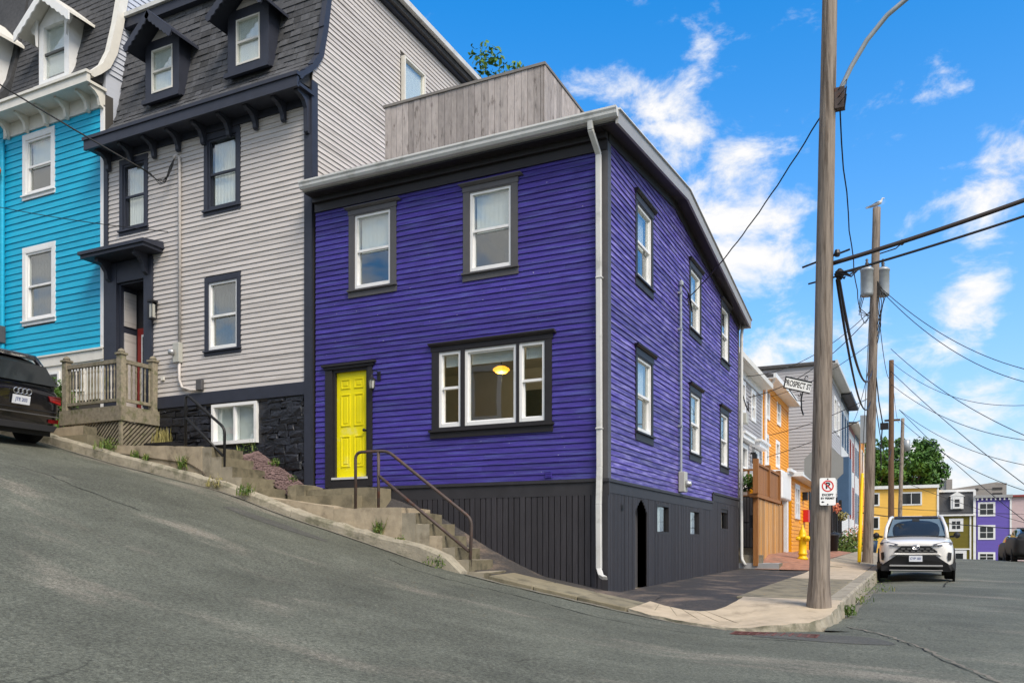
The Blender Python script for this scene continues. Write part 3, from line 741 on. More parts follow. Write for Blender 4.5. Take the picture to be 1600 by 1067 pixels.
for ya, yb, za, zb in ((-.37, 4.07, 7.44, 7.90), (4.07, 11.09, 7.90, 6.95)):
    mb.hexa([(.25, ya, za+.032), (.36, ya, za+.032), (.36, yb, zb+.032), (.25, yb, zb+.032), (.25, ya, za+.06), (.35, ya, za+.06), (.35, yb, zb+.06), (.25, yb, zb+.06)])
mb.build('drip_edge', 'gutter', roof)
mb = MB()
prof = [(-.335, 7.36), (-.42, 7.36), (-.45, 7.40), (-.455, 7.44), (-.475, 7.47), (-.475, 7.50), (-.44, 7.50), (-.435, 7.40), (-.35, 7.39), (-.335, 7.5)]
mb.prism([(.31, y, z) for y, z in prof], (-6.17, 0, 0)); mb.prism([(.312, y, z) for y, z in prof[:7]] + [(.312, -.335, 7.50)], (.004, 0, 0))
mb.build('gutter', 'gutter', roof)
MB().box(-5.86, .26, -.335, -.29, 7.34, 7.47).build('eave_fascia', 'eave_grey', roof)
mb = MB(); mb.prism([(.30, y, z) for y, z in [(11.09, 6.80), (11.18, 6.80), (11.22, 6.86), (11.22, 6.93), (11.09, 6.93)]], (-6.1, 0, 0))
mb.build('gutter', 'gutter', roof)
def rect_tube(mb, pts, w, d):
    for (p, q) in zip(pts, pts[1:]):
        p, q = Vector(p), Vector(q); t = (q-p).normalized(); a = Vector((1, 0, 0)) if abs(t.x) < .8 else Vector((0, 1, 0)); b = t.cross(a).normalized()
        p2, q2 = p - t*.005, q + t*.005
        mb.hexa([p2-a*w-b*d, p2+a*w-b*d, p2+a*w+b*d, p2-a*w+b*d, q2-a*w-b*d, q2+a*w-b*d, q2+a*w+b*d, q2-a*w+b*d])
mb = MB(); rect_tube(mb, [(-.13, -.40, 7.38), (-.13, -.38, 7.25), (-.10, -.10, 6.98), (-.09, -.085, 2.0), (-.09, -.12, 1.4), (-.085, -.12, .38), (-.02, -.20, .27), (.06, -.26, .24)], .045, .035)
mb.box(-.145, -.035, -.14, -.04, 5.0, 5.03).box(-.145, -.035, -.14, -.04, 2.6, 2.63)
bevel(mb.build('downspout', 'gutter', ph), .012, 2)
mb = MB(); mb.tube([(.1, 11.0, 6.85), (.08, 10.98, 6.6), (.07, 10.97, 3.3), (.08, 10.97, .5), (.10, 10.95, .36), (.20, 10.86, .22)], .045, 10)
mb.build('downspout', 'gutter', ph, True)
# windows
for i, w in enumerate(WA): sash_window(ph, A, *w, 'trim_grey', cw=.13, head=.16, sill=.16, curtain='half', meet=.51)
for i, w in enumerate(WB): sash_window(ph, B, *w, 'charcoal' if i < 3 else 'darktrim', cw=.095, head=.19, sill=.18, curtain='half')  # white half blinds stand in for cloud reflected in the upper sashes
for i, w in enumerate(BIG):
    sash_window(ph, A, *w, None, meet=.52, single=(i == 1), curtain='top' if i != 1 else 'top', fw=.05)
mb = MB(); d1 = .034
mb.fb(A, -3.24, -3.10, -.01, d1, 2.78, 4.16).fb(A, -2.66, -2.58, -.01, d1, 2.82, 4.14).fb(A, -1.59, -1.54, -.01, d1, 2.82, 4.14).fb(A, -1.07, -.94, -.01, d1, 2.78, 4.16)
mb.fb(A, -3.10, -1.07, -.01, .0335, 4.14, 4.16).fb(A, -3.10, -1.07, -.01, .0335, 2.78, 2.82)
mb.fb(A, -3.26, -.92, -.01, .04, 4.16, 4.24).prism([A(-3.27, 0, 4.24), A(-3.27, .06, 4.24), A(-3.29, .1, 4.275), A(-3.29, .1, 4.30), A(-3.29, 0, 4.30)], (2.41, 0, 0))
mb.fb(A, -3.29, -.90, -.01, .08, 2.74, 2.78).fb(A, -3.27, -.92, -.01, .042, 2.63, 2.74)
o = mb.build('bay_casing', 'darktrim', ph); o['label'] = 'black casing round the three-part front window'
# front door
d = MB(); d.fb(A, -5.37, -4.66, -.10, -.05, 2.03, 3.99)
door = d.build('front_door', 'yellow_door', ph); door['label'] = 'bright yellow six-panel front door'
for a0, a1 in ((-5.27, -5.06), (-4.97, -4.76)):
    for z0, z1 in ((2.22, 2.80), (2.98, 3.58), (3.68, 3.86)):
        p = MB(); p.prism([A(a0, -.052, z0), A(a1, -.052, z0), A(a1, -.052, z1), A(a0, -.052, z1)], (0, .004, 0))
        fr = MB(); w_ = .022
        fr.fb(A, a0, a1, -.051, -.036, z0, z0+w_).fb(A, a0, a1, -.051, -.036, z1-w_, z1).fb(A, a0, a0+w_, -.051, -.037, z0+w_, z1-w_).fb(A, a1-w_, a1, -.051, -.037, z0+w_, z1-w_)
        fr.fb(A, a0+.055, a1-.055, -.051, -.04, z0+.055, z1-.055)
        bevel(fr.build('door_panel', 'yellow_door', door), .005, 1)
MB().lathe([(.022, 0), (.012, .01), (.012, .04), (.028, .05), (.03, .07), (.015, .085)], (-4.71, .05, 2.88), 12, (0, -1, 0)).build('door_knob', 'steel_dark', door, True)
mb = MB(); mb.fb(A, -5.58, -5.42, -.01, .04, 1.84, 4.04).fb(A, -4.61, -4.51, -.01, .04, 1.84, 4.04).fb(A, -5.42, -5.37, -.12, .01, 1.98, 4.03).fb(A, -4.66, -4.61, -.12, .01, 1.98, 4.03).fb(A, -5.37, -4.66, -.12, .01, 3.99, 4.03)
mb.fb(A, -5.42, -4.61, -.01, .0395, 4.035, 4.05).fb(A, -5.60, -4.47, -.01, .06, 4.05, 4.10).fb(A, -5.64, -4.43, -.01, .09, 4.10, 4.14).fb(A, -5.42, -4.61, -.02, .045, 1.80, 1.98)
o = mb.build('door_casing', 'darktrim', ph)
MB().fb(A, -5.42, -4.61, -.12, .06, 1.981, 2.02).build('threshold', 'gutter', door)
# wall lantern by the yellow door
mb = MB(); mb.fb(A, -4.40, -4.33, .02, .035, 3.76, 3.92).tube([(-4.365, -.03, 3.86), (-4.365, -.10, 3.92), (-4.40, -.16, 3.90), (-4.42, -.17, 3.84)], .009, 6)
mb.lathe([(.012, .26), (.03, .22), (.075, .18), (.078, .165), (.05, .16)], (-4.42, -.17, 3.58), 8).lathe([(.05, 0), (.045, -.02), (.012, -.05)], (-4.42, -.17, 3.595), 8)
for k in range(6):
    w_ = k*math.pi/3; mb.tube([(-4.42+.048*math.cos(w_), -.17+.048*math.sin(w_), 3.59), (-4.42+.068*math.cos(w_), -.17+.068*math.sin(w_), 3.745)], .005, 4)
lan = mb.build('wall_lantern', 'steel_dark', ph)
MB().lathe([(.044, .0), (.062, .145)], (-4.42, -.17, 3.597), 6).build('lantern_glass', 'lamp_glass', lan)
# pendant lamp lit inside the big window
mb = MB(); mb.lathe([(.02, .10), (.08, .09), (.15, .05), (.16, .02), (.09, -.03), (.01, -.045)], (-2.56, 1.35, 4.02), 18)
pl = mb.build('pendant_lamp', 'lamp_lit', ph, True); pl['label'] = 'glowing amber pendant lamp behind the big window'
MB().tube([(-2.56, 1.35, 4.12), (-2.56, 1.35, 4.55)], .012, 6).build('stem', 'steel_dark', pl)
ld = bpy.data.lights.new('pendant_light', 'POINT'); ld.energy = 14; ld.color = (1, .78, .5); ld.shadow_soft_size = .01
lo_ = bpy.data.objects.new('pendant_light', ld); col.objects.link(lo_); lo_.location = (-2.56, 1.35, 3.85)
mb = MB(); mb.box(-3.05, -2.2, 3.45, 3.59, 2.0, 4.05); mb.build('inner_door', 'bin_black', ph)
mb = MB(); mb.box(-2.18, -2.05, 3.40, 3.598, 2.0, 4.1); mb.build('inner_trim', 'white', ph)
# base: horizontal board, charcoal planks
MB().fb(A, -4.4, .05, .0, .03, 1.56, 1.77).fb(A, -5.84, .055, .0, .055, 1.775, 1.825).fb(A, -5.84, -5.58, .0, .03, 1.2, 1.775).build('base_board', 'charcoal', ph)
MB().fb(B, .0, 7.50, .0, .03, 1.60, 1.77).fb(B, .0, 7.52, .0, .055, 1.775, 1.825).fb(B, 7.52, 7.58, .0, .055, 1.775, 2.0).fb(B, 7.58, 10.9, .0, .056, 2.0, 2.05).fb(B, 7.52, 10.86, .0, .03, 1.83, 1.995).build('base_board', 'charcoal', ph)
skirtA = MB().fb(A, -4.5, .0, .0, .004, -.3, 1.56).build('base_backing', 'darktrim', ph)
x = -4.38
while x < -.06:
    w = .088 + random.uniform(-.004, .004); x1 = min(x + w, .03)
    g = interp(HA, (x+x1)/2) - .12
    if g < 1.5:
        b = MB(); t = .018 + random.uniform(0, .008)
        b.fb(A, x, x1, .004, .004+t, g, 1.565); b.build('base_plank', 'charcoal_plank', skirtA)
    x = x1 + .017 + random.uniform(-.003, .004)
mb = MB()
wall_holes(mb, B, .0, 10.86, -.4, 1.60, [BD] + BW, .0, .004); mb.fb(B, 7.52, 10.86, 0, .004, 1.6, 1.83)
skirtB = mb.build('base_backing', 'darktrim', ph)
y = .035
def arch_top(yy): # pointed arch of the basement door
    t = abs(yy - 1.805)/.355
    return 1.34 + .235*(1 - t**1.35)
while y < 10.84:
    y1 = min(y + .062 + random.uniform(-.003, .003), 10.85); yc = (y+y1)/2; top = 1.605 if yc < 7.52 else 1.835
    spans = [(-.35, top)]
    if BD[0] < yc < BD[1]: spans = [(arch_top(yc), top)]
    for h in BW:
        if h[0] < yc < h[1]:
            spans = [(a, min(b, h[2])) for a, b in spans if a < h[2]] + [(max(a, h[3]), b) for a, b in spans if b > h[3]]
    for a, b in spans:
        if b - a > .01: MB().fb(B, y, y1, .004, .020 + random.uniform(0, .006), a, b).build('base_plank', 'charcoal_plank', skirtB)
    y = y1 + .012
MB().fb(A, -.075, .035, .004, .036, -.3, 1.565).build('base_corner', 'charcoal', ph)
MB().fb(B, -.034, .034, .0, .034, -.3, 1.605).build('base_corner', 'charcoal', ph)
# recessed basement doorway and the basement windows
mb = MB(); mb.box(-.62, -.58, 1.30, 2.3, -.4, 1.7).box(-.6, -.0, 1.40, 1.45, -.4, 1.72).box(-.6, -.0, 2.16, 2.21, -.4, 1.72).box(-.6, -.02, 1.45, 2.16, 1.60, 1.66)
mb.build('doorway', 'darktrim', ph)
MB().box(-.55, .03, 1.452, 2.158, -.3, -.02).build('door_step', 'concrete', ph)
mb = MB(); mb.box(-.20, -.16, 1.46, 2.15, -.02, 1.58); mb.box(-.158, -.15, 1.56, 1.75, .2, 1.3).box(-.158, -.15, 1.86, 2.05, .2, 1.3); mb.build('basement_door', 'trim_grey', ph)
for h in BW:
    mb = MB(); a0, a1, z0, z1 = h
    mb.fb(B, a0, a0+.04, -.2, .024, z0, z1).fb(B, a1-.04, a1, -.2, .024, z0, z1).fb(B, a0+.04, a1-.04, -.2, .024, z1-.04, z1).fb(B, a0+.04, a1-.04, -.2, .024, z0, z0+.04)
    w = mb.build('basement_window', 'darktrim', ph)
    MB().fb(B, a0+.2, a0+.46, -.06, -.05, z0+.04, z1-.04).build('shade', 'white', w)
    MB().fb(B, a0+.04, a1-.04, -.035, -.03, z0+.04, z1-.04).build('glass_pane', 'glass', w)
# house number on the planks, small vent, meter, mast
t = text_obj('11', .14, 'sign_black', ph, basis((.034, .70, 1.38), (0, 1, 0), (0, 0, 1)), 'house_number', extr=.004, bold=.004)
mb = MB(); mb.fb(A, -1.06, -.94, .02, .034, 1.86, 1.99)
for k in range(4): mb.fb(A, -1.05, -.95, .034, .044, 1.875+.028*k, 1.89+.028*k)
mb.build('vent', 'purple', ph)
mb = MB(); mb.box(.03, .16, 4.34, 4.60, 1.86, 2.28)
mt = bevel(mb.build('electric_meter', 'meterbox', ph), .012, 2)
MB().lathe([(.075, 0), (.075, .05), (.06, .07), (.055, .11), (.01, .115)], (.16, 4.47, 2.03), 18, (1, 0, 0)).build('meter_dial', 'metal', mt, True)
mb = MB(); mb.tube([(.07, 4.40, 2.28), (.07, 4.40, 4.2), (.07, 4.38, 6.12)], .028, 10).lathe([(.032, 0), (.05, .03), (.05, .09), (.02, .13)], (.08, 4.38, 6.10), 10)
mb.box(.0, .1, 4.34, 4.44, 3.2, 3.24).box(.0, .1, 4.34, 4.44, 5.2, 5.24).box(.0, .1, 4.34, 4.44, 5.95, 5.99)
mb.build('service_mast', 'galv', ph)
mb = MB()
for k in range(3): mb.tube([(.1, 4.36, 6.14), (.2+.03*k, 4.4, 6.0-.05*k), (.24, 4.55+.05*k, 5.72-.05*k), (.16, 4.62, 5.78+.06*k)], .011, 5)
mb.build('service_leads', 'wire', ph)

# ------------------------------------------------------------------ roof deck of the purple house
dk = thing('roof_deck', 'weathered grey plank roof deck enclosure above the purple house eave', 'roof deck', (-3.2, 3, 7.9))
MB().box(-5.88, -1.56, 1.06, 5.3, 8.14, 8.24).build('deck_floor', 'deckwood', dk)
mb = MB(); mb.box(-5.5, -1.60, 1.05, 1.15, 8.02, 8.14)
mb.build('beam', 'deckcap', dk)
for k in range(9):
    x = -5.3 + k*.45; MB().box(x, x+.05, 1.0, 5.2, 8.0, 8.139).build('joist', 'deckwood', dk)
for x in (-4.8, -3.3, -1.7):
    for y in (1.1, 4.9): MB().box(x, x+.09, y, y+.09, 7.4, 8.02).build('post', 'deckwood', dk)
x = -4.92
while x < -1.55:
    x1 = min(x + .134 + random.uniform(-.012, .012), -1.525); zb = 8.30 + random.uniform(-.006, .006)
    MB().fb(FA(1.0), x, x1-.009, .0, .022 + random.uniform(-.003, .004), zb, 9.315).build('plank', 'deckwood', dk); x = x1
    if x > -1.54: break
y = 1.0
while y < 4.7:
    y1 = y + .134 + random.uniform(-.01, .01)
    MB().fb(FB(-1.525), y-.02, y1-.029, .0, .022, 7.75, 9.315).build('plank', 'deckwood', dk); y = y1
MB().box(-4.96, -1.49, .955, 1.06, 9.317, 9.365).build('cap_rail', 'deckcap', dk)
MB().box(-1.56, -1.485, 1.062, 4.75, 9.317, 9.364).build('cap_rail', 'deckcap', dk)
MB().box(-4.93, -4.84, 1.005, 1.09, 8.0, 9.315).box(-1.62, -1.535, 1.005, 1.09, 8.0, 9.315).build('corner_post', 'deckwood', dk)
MB().box(-5.82, -1.3, .70, .74, 7.55, 7.95).build('lower_board', 'deckwood', dk)

# ------------------------------------------------------------------ grey mansard house
gh = thing('grey_house', 'grey clapboard townhouse with navy trim and shingled mansard roof', 'house', (-8.8, 3, 2))
GW = [(-11.07, -10.40, 7.60, 9.00), (-8.58, -7.80, 7.60, 9.02), (-8.56, -7.79, 4.74, 6.10)]
GB = (-8.46, -7.27, 2.79, 3.61)
GD = (-11.22, -10.38, 3.60, 6.46)
mb = wall_holes(MB(), A, -11.64, -6.07, 3.6, 9.4, GW + [GD], -.2, 0)
gw = mb.build('front_wall', 'interior_dark', gh)
MANS = [(9.45, -.42), (9.55, -.34), (9.68, -.19), (9.9, .03), (10.2, .22), (10.8, .36), (11.4, .46), (12.5, .64)]
mans = lambda z: interp(MANS, z)
mb = MB(); mb.prism([(-5.92, .0, 1.2), (-5.92, .0, 9.4)] + [(-5.92, max(0, y), z) for z, y in MANS[3:]] + [(-5.92, 6.35, 12.5), (-5.92, 6.35, 1.2)], (-.15, 0, 0))
gs = mb.build('side_wall', 'interior_dark', gh)
mb = MB(); mb.box(-11.6, -6.08, 6.2, 6.3, 1, 12.4).box(-11.6, -6.08, .3, 6.2, 6.6, 6.8).box(-11.6, -6.08, .3, 6.2, 9.45, 9.6).box(-11.6, -6.08, 2.4, 2.5, 2, 12.4).box(-11.62, -11.5, .2, 6.2, 1, 9.4).box(-11.6, -6.08, .3, 6.2, 3.45, 3.6).box(-9.7, -9.6, .2, 2.4, 3.6, 9.4)
mb.build('interior_walls', 'interior', gh)
holesG = [(a-.1, b+.1, c-.1, d+.1) for a, b, c, d in GW] + [(-11.5, -10.2, 3.5, 6.95)]
clapboards(gw, A, -11.64, -6.07, 3.885, 9.16, .0985, holesG, 'greyboard', joints=4.5)
gl = lambda z: (max(.0, mans(z)+.06) if z > 9.6 else .0, 6.3)
clapboards(gs, FB(-5.92), .0, 6.3, 7.36, 12.42, .0985, [(3.0, 3.95, 10.3, 11.75)], 'greyboard', limits=gl)
MB().fb(A, -6.07, -5.89, .0, .05, 1.3, 9.42).build('corner_board', 'navy', gh)
MB().fb(FB(-5.92), -.04, .13, .0, .035, 7.3, 9.6).build('corner_board', 'navy', gh)
MB().fb(A, -11.64, -11.52, .0, .05, 3.2, 9.3).build('corner_board', 'navy', gh)
MB().fb(A, -10.2, -6.07, .0, .045, 3.64, 3.885).build('base_band', 'navy', gh)
MB().fb(A, -11.64, -6.07, .0, .045, 9.16, 9.42).build('frieze', 'navy', gh)
mb = MB(); mb.box(-11.7, -5.86, -.46, .0, 9.30, 9.36).box(-11.7, -5.86, -.50, -.44, 9.26, 9.50).box(-11.72, -5.84, -.53, -.42, 9.46, 9.53)
mb.build('cornice', 'navy', gh)
for x in (-11.45, -10.75, -10.05, -9.35, -8.65, -7.95, -7.25, -6.55, -5.98):
    b = MB(); ring = [(0, 9.30), (-.34, 9.30), (-.36, 9.26), (-.33, 9.23), (-.24, 9.22), (-.14, 9.16), (-.08, 9.04), (-.07, 8.96), (-.04, 8.93), (0, 8.93)]
    if x > -6: ring = [(y, z - (.35 if z < 9.0 else 0)) for y, z in ring]
    b.prism([(x-.045, y-.046, z) for y, z in ring], (.09, 0, 0)); b.build('bracket', 'navy', gh)
for i, w in enumerate(GW): sash_window(gh, A, *w, 'navy', frame='navy' if i < 2 else 'white', cw=.10, head=.12, sill=.12, cap=False, curtain=('full', 'full', 'dark')[i])
gb = MB(); a0, a1, z0, z1 = GB
gb.fb(A, a0, a0+.06, -.12, .05, z0, z1).fb(A, a1-.06, a1, -.12, .05, z0, z1).fb(A, a0+.06, a1-.06, -.12, .05, z1-.06, z1).fb(A, a0+.06, a1-.06, -.12, .06, z0, z0+.07).fb(A, -7.89, -7.84, -.1, .02, z0+.07, z1-.06)
w = gb.build('basement_window', 'white', gh); w['label'] = 'white sliding basement window'
MB().fb(A, a0+.06, -7.89, -.075, -.07, z0+.07, z1-.06).build('glass_pane', 'glass', w)
MB().fb(A, -7.84, a1-.06, -.045, -.04, z0+.07, z1-.06).build('glass_pane', 'glass', w)
MB().fb(A, a0+.06, a1-.06, -.13, -.12, z0+.05, z1-.06).build('blind_or_reflection', 'blind_or_reflection', w)
# rubble foundation painted black
fo = wall_holes(MB(), A, -10.2, -6.07, 1.0, 3.64, [GB], -.2, -.03).build('foundation_wall', 'blackstone', gh)
z = 1.55
while z < 3.6:
    h = random.uniform(.09, .2); h = min(h, 3.63 - z); x = -10.0 + random.uniform(-.2, .1)
    while x < -6.09:
        w = random.uniform(.14, .46); x1 = min(x + w, -6.08); zc = z + h/2; xc = (x+x1)/2
        if not (GB[0]-.02 < x1 and x < GB[1]+.02 and GB[2]-.03 < z+h and z < GB[3]+.03) and x1 - x > .05:
            b = MB(); j = lambda s: random.uniform(-s, s); dd = .008 + random.uniform(0, .03); g_ = .002
            pts = []
            for kk, (px, pz) in enumerate(((x, z), (x1, z), (x1, z+h), (x, z+h))): pts.append((px + g_*(1 if kk in (0, 3) else -1) + j(.025), pz + g_*(1 if kk < 2 else -1) + j(.03)))
            back = [A(p[0], -.04, p[1]) for p in pts]; cx_ = sum(p[0] for p in pts)/4; cz_ = sum(p[1] for p in pts)/4
            midr = [A(p[0], dd*.5, p[1]) for p in pts]; fr = [A(cx_+(p[0]-cx_)*.7+j(.035), dd + j(.012), cz_+(p[1]-cz_)*.7+j(.025)) for p in pts]
            b.v = back + midr + fr
            b.f = [(k, (k+1) % 4, 4+(k+1) % 4, 4+k) for k in range(4)] + [(4+k, 4+(k+1) % 4, 8+(k+1) % 4, 8+k) for k in range(4)] + [(8, 9, 10, 11)]
            b.build('stone', 'blackstone', fo)
        x = x1
    z += h
# entrance: surround, recess, door, hood
mb = MB(); mb.fb(A, -11.5, -11.22, .0, .07, 3.55, 6.9).fb(A, -10.38, -10.14, .0, .07, 3.55, 6.9).fb(A, -11.22, -10.38, .0, .06, 6.46, 6.9)
mb.fb(A, -11.22, -11.16, -.42, .0, 3.6, 6.46).fb(A, -10.44, -10.38, -.42, .0, 3.6, 6.46).fb(A, -11.16, -10.44, -.42, .0, 6.42, 6.46)
en = mb.build('entrance', 'navy', gh)
mb = MB(); mb.fb(A, -11.16, -10.44, -.48, -.42, 3.6, 6.42); mb.build('entry_frame', 'darktrim', en)
mb = MB(); mb.fb(A, -11.159, -11.13, -.38, -.08, 3.65, 5.4).fb(A, -11.159, -11.13, -.38, -.08, 5.55, 6.3); mb.build('entry_panel', 'greyboard', en)
gd = MB().fb(A, -11.08, -10.46, -.42, -.37, 3.62, 5.55).build('front_door', 'door_red', gh)
MB().fb(A, -10.95, -10.60, -.37, -.36, 3.75, 5.4).build('door_light', 'white', gd); MB().fb(A, -10.91, -10.64, -.36, -.355, 3.8, 5.35).build('glass_pane', 'car_glass', gd)
mb = MB(); mb.box(-11.78, -9.86, -.52, .0, 6.93, 7.0).box(-11.82, -9.82, -.56, .0, 7.0, 7.07).prism([(-11.8, -.54, 7.07), (-11.8, 0, 7.07), (-11.8, 0, 7.16)], (1.96, 0, 0))
hd = mb.build('door_hood', 'navy', gh)
for x in (-11.42, -10.28):
    b = MB(); b.prism([(x-.05, y-.072, z) for y, z in [(0, 6.93), (-.34, 6.93), (-.34, 6.86), (-.22, 6.82), (-.12, 6.70), (-.08, 6.55), (0, 6.5)]], (.1, 0, 0)); b.build('bracket', 'navy', hd)
mb = MB(); mb.fb(A, -10.10, -10.02, .02, .04, 5.72, 5.92).box(-10.13, -9.98, -.2, -.04, 5.88, 5.92).box(-10.12, -9.99, -.19, -.06, 5.52, 5.55)
for x in (-10.12, -10.0):
    for y in (-.19, -.07): mb.box(x, x+.012, y, y+.012, 5.55, 5.88)
lan = mb.build('wall_lantern', 'steel_dark', gh); MB().box(-10.095, -10.015, -.165, -.085, 5.56, 5.84).build('lantern_glass', 'lamp_glass', lan)
# mansard roof
mb = MB(); ring = [(y, z) for z, y in MANS]
mb.prism([(-11.62, y, z) for y, z in ring] + [(-11.62, 6.3, 12.5), (-11.62, 6.3, 12.40), (-11.62, .75, 12.40), (-11.62, .30, 10.0), (-11.62, .0, 9.5)], (5.64, 0, 0))
mr_ = mb.build('mansard_roof', 'shingle', gh)
DORM = [(-10.02, .50), (-7.62, .54)]
# shingles: one tab each for the tabs nearest the street corner, the rest together
cand = []
zrow = [9.50]
while zrow[-1] < 12.35:
    z = zrow[-1]; dy = mans(z+.05) - mans(z); zrow.append(z + .145*(.05/math.hypot(.05, dy)))
for i, (za, zb) in enumerate(zip(zrow, zrow[1:])):
    x = -11.62 + (i % 2)*.12
    while x < -6.0:
        w = random.choice((.17, .22, .27, .31)); x1 = min(x + w, -5.97)
        if not any(abs((x+x1)/2 - c) < hw+.02 and 10.22 < za < 11.75 for c, hw in DORM): cand.append((x, x1, za, zb + .03))
        x = x1 + .006
cand.sort(key=lambda q: -q[0] - .4*(12 - q[2]) if False else -(q[0] - .5*(q[2]-9.5)))
rest = MB()
for k, (x, x1, za, zb) in enumerate(cand):
    t = random.choice((.006, .010, .018)); ya, yb = mans(za) - .004, mans(zb) - .001
    b = rest if k >= 296 else MB()
    b.hexa([(x, ya-t-.006, za), (x1, ya-t-.006, za), (x1, ya, za), (x, ya, za), (x, yb-.005, zb), (x1, yb-.005, zb), (x1, yb, zb), (x, yb, zb)])
    if k < 296: b.build('shingle', 'shingle', mr_)
rest.build('shingles', 'shingle', mr_, stuff=True)
mb = MB()
for (z0, y0), (z1, y1) in zip(MANS, MANS[1:]):
    mb.hexa([(-5.98, y0-.09, z0), (-5.86, y0-.09, z0), (-5.86, y0+.06, z0), (-5.98, y0+.06, z0), (-5.98, y1-.07, z1), (-5.86, y1-.07, z1), (-5.86, y1+.06, z1), (-5.98, y1+.06, z1)])
mb.build('verge_trim', 'navy', gh)
mb = MB(); mb.box(-11.64, -5.80, .48, .62, 12.42, 12.62).box(-5.93, -5.80, .62, 6.45, 12.44, 12.62).box(-5.93, -5.70, .62, 6.5, 12.60, 12.66)
mb.build('top_cornice', 'navy', gh)
MB().box(-5.72, -5.60, .40, 6.55, 12.62, 12.74).box(-11.6, -5.6, .42, .54, 12.63, 12.72).build('gutter', 'gutter', gh)
MB().box(-11.6, -5.72, .55, 6.4, 12.5, 12.68).build('flat_roof', 'roofing', gh)
for c, hw in DORM:
    F = FA(.10); z0, z1 = 10.28, 11.42
    mb = wall_holes(MB(), F, c-hw, c+hw, z0, z1+.1, [(c-.31, c+.31, z0+.16, z1-.06)], -.5, 0.); mb.prism([F(c-hw, 0, z1+.1), F(c+hw, 0, z1+.1), F(c, 0, 11.92)], (0, .5, 0))
    dm = mb.build('dormer', 'navy', gh)
    sash_window_parts = MB()
    fr = MB(); a0, a1, za, zb = c-.31, c+.31, z0+.16, z1-.06; zm = (za+zb)/2
    fr.fb(F, a0, a0+.03, -.09, .01, za, zb).fb(F, a1-.03, a1, -.09, .01, za, zb).fb(F, a0+.03, a1-.03, -.09, .01, zb-.03, zb).fb(F, a0+.03, a1-.03, -.09, .012, za, za+.04).fb(F, a0+.03, a1-.03, -.05, .0, zm-.02, zm+.02)
    fr.build('window_frame', 'cream_white', dm)
    MB().fb(F, a0+.03, a1-.03, -.045, -.04, za+.04, zm-.02).build('glass_pane', 'glass', dm); MB().fb(F, a0+.03, a1-.03, -.045, -.04, zm+.02, zb-.03).build('glass_pane', 'glass', dm)
    MB().fb(F, a0+.03, a1-.03, -.075, -.07, za+.04, zb-.03).build('curtain', 'curtain', dm)
    MB().fb(F, c-hw-.04, c+hw+.04, .0, .07, z0-.06, z0+.03).build('sill', 'navy', dm)
    MB().prism([F(c-.30, .004, z1+.14), F(c+.30, .004, z1+.14), F(c, .004, 11.80)], (0, -.01, 0)).build('tympanum', 'greyboard', dm)
    # gable roof with scalloped bargeboards
    for s in (-1, 1):
        e = (c + s*(hw+.22), 11.30); p = (c, 11.90)
        rf = MB(); rf.hexa([(e[0], -.28, e[1]), (p[0], -.28, p[1]), (p[0], .9, p[1]), (e[0], .9, e[1]), (e[0], -.28, e[1]+.06), (p[0], -.28, p[1]+.06), (p[0], .9, p[1]+.06), (e[0], .9, e[1]+.06)])
        rf.build('dormer_roof', 'navy', dm)
        ring = [(e[0], e[1]+.03)]; n = 7; vx, vz = (p[0]-e[0]), (p[1]-e[1]); L_ = math.hypot(vx, vz); nx, nz = (-vz/L_*s, vx/L_*s) if s < 0 else (vz/L_, -vx/L_)
        if nz > 0: nx, nz = -nx, -nz
        ring.append((p[0], p[1]+.03))
        for k in range(n*2, -1, -1):
            q = k/(n*2); dd = .135 if k % 2 else .105
            ring.append((e[0]+vx*q + nx*dd, e[1]+vz*q + nz*dd))
        bg_ = MB(); bg_.prism([(x, -.30, z) for x, z in ring], (0, .03, 0)); bg_.build('bargeboard', 'navy', dm)
w = sash_window(gh, FB(-5.82), 3.04, 3.92, 10.35, 11.68, None, frame='cream_white', single=True)
MB().fb(FB(-5.82), 3.09, 3.87, -.085, -.078, 10.41, 11.63).build('blind_or_reflection', 'curtain', w)
# services on the grey front
mb = MB(); mb.tube([(-9.33, -.06, 4.95), (-9.33, -.06, 8.7), (-9.34, -.07, 8.82), (-9.40, -.10, 8.86), (-9.45, -.11, 8.78)], .032, 10)
mb.tube([(-9.33, -.07, 4.55), (-9.33, -.07, 4.2), (-9.25, -.07, 4.03), (-9.0, -.07, 3.95), (-8.8, -.06, 3.95)], .03, 8)
mb.build('service_mast', 'greyboard', gh, True)
mb = MB(); mb.box(-9.46, -9.28, -.13, -.02, 4.55, 4.96); mt = bevel(mb.build('electric_meter', 'meterbox', gh), .012, 2)
MB().lathe([(.07, 0), (.07, .05), (.05, .09), (.01, .1)], (-9.44, -.13, 4.76), 16, (-.3, -1, 0)).build('meter_dial', 'metal', mt, True)
bevel(MB().box(-8.84, -8.68, -.10, -.02, 3.93, 4.15).build('junction_box', 'trim_grey', gh), .01, 1)
MB().box(-9.88, -9.80, -.06, -.02, 4.23, 4.31).build('small_box', 'cream_white', gh)
mb = MB()
for k in range(4): mb.tube([(-9.42, -.11, 8.8), (-9.44-.03*k, -.14, 8.62), (-9.50-.04*k, -.18, 8.44-.05*k), (-9.62-.04*k, -.2, 8.36-.03*k), (-9.78-.03*k, -.22, 8.36+.02*k), (-9.9-.02*k, -.25, 8.44+.03*k), (-10.05, -.28, 8.56)], .0085, 5)
mb.build('service_leads', 'wire', gh)

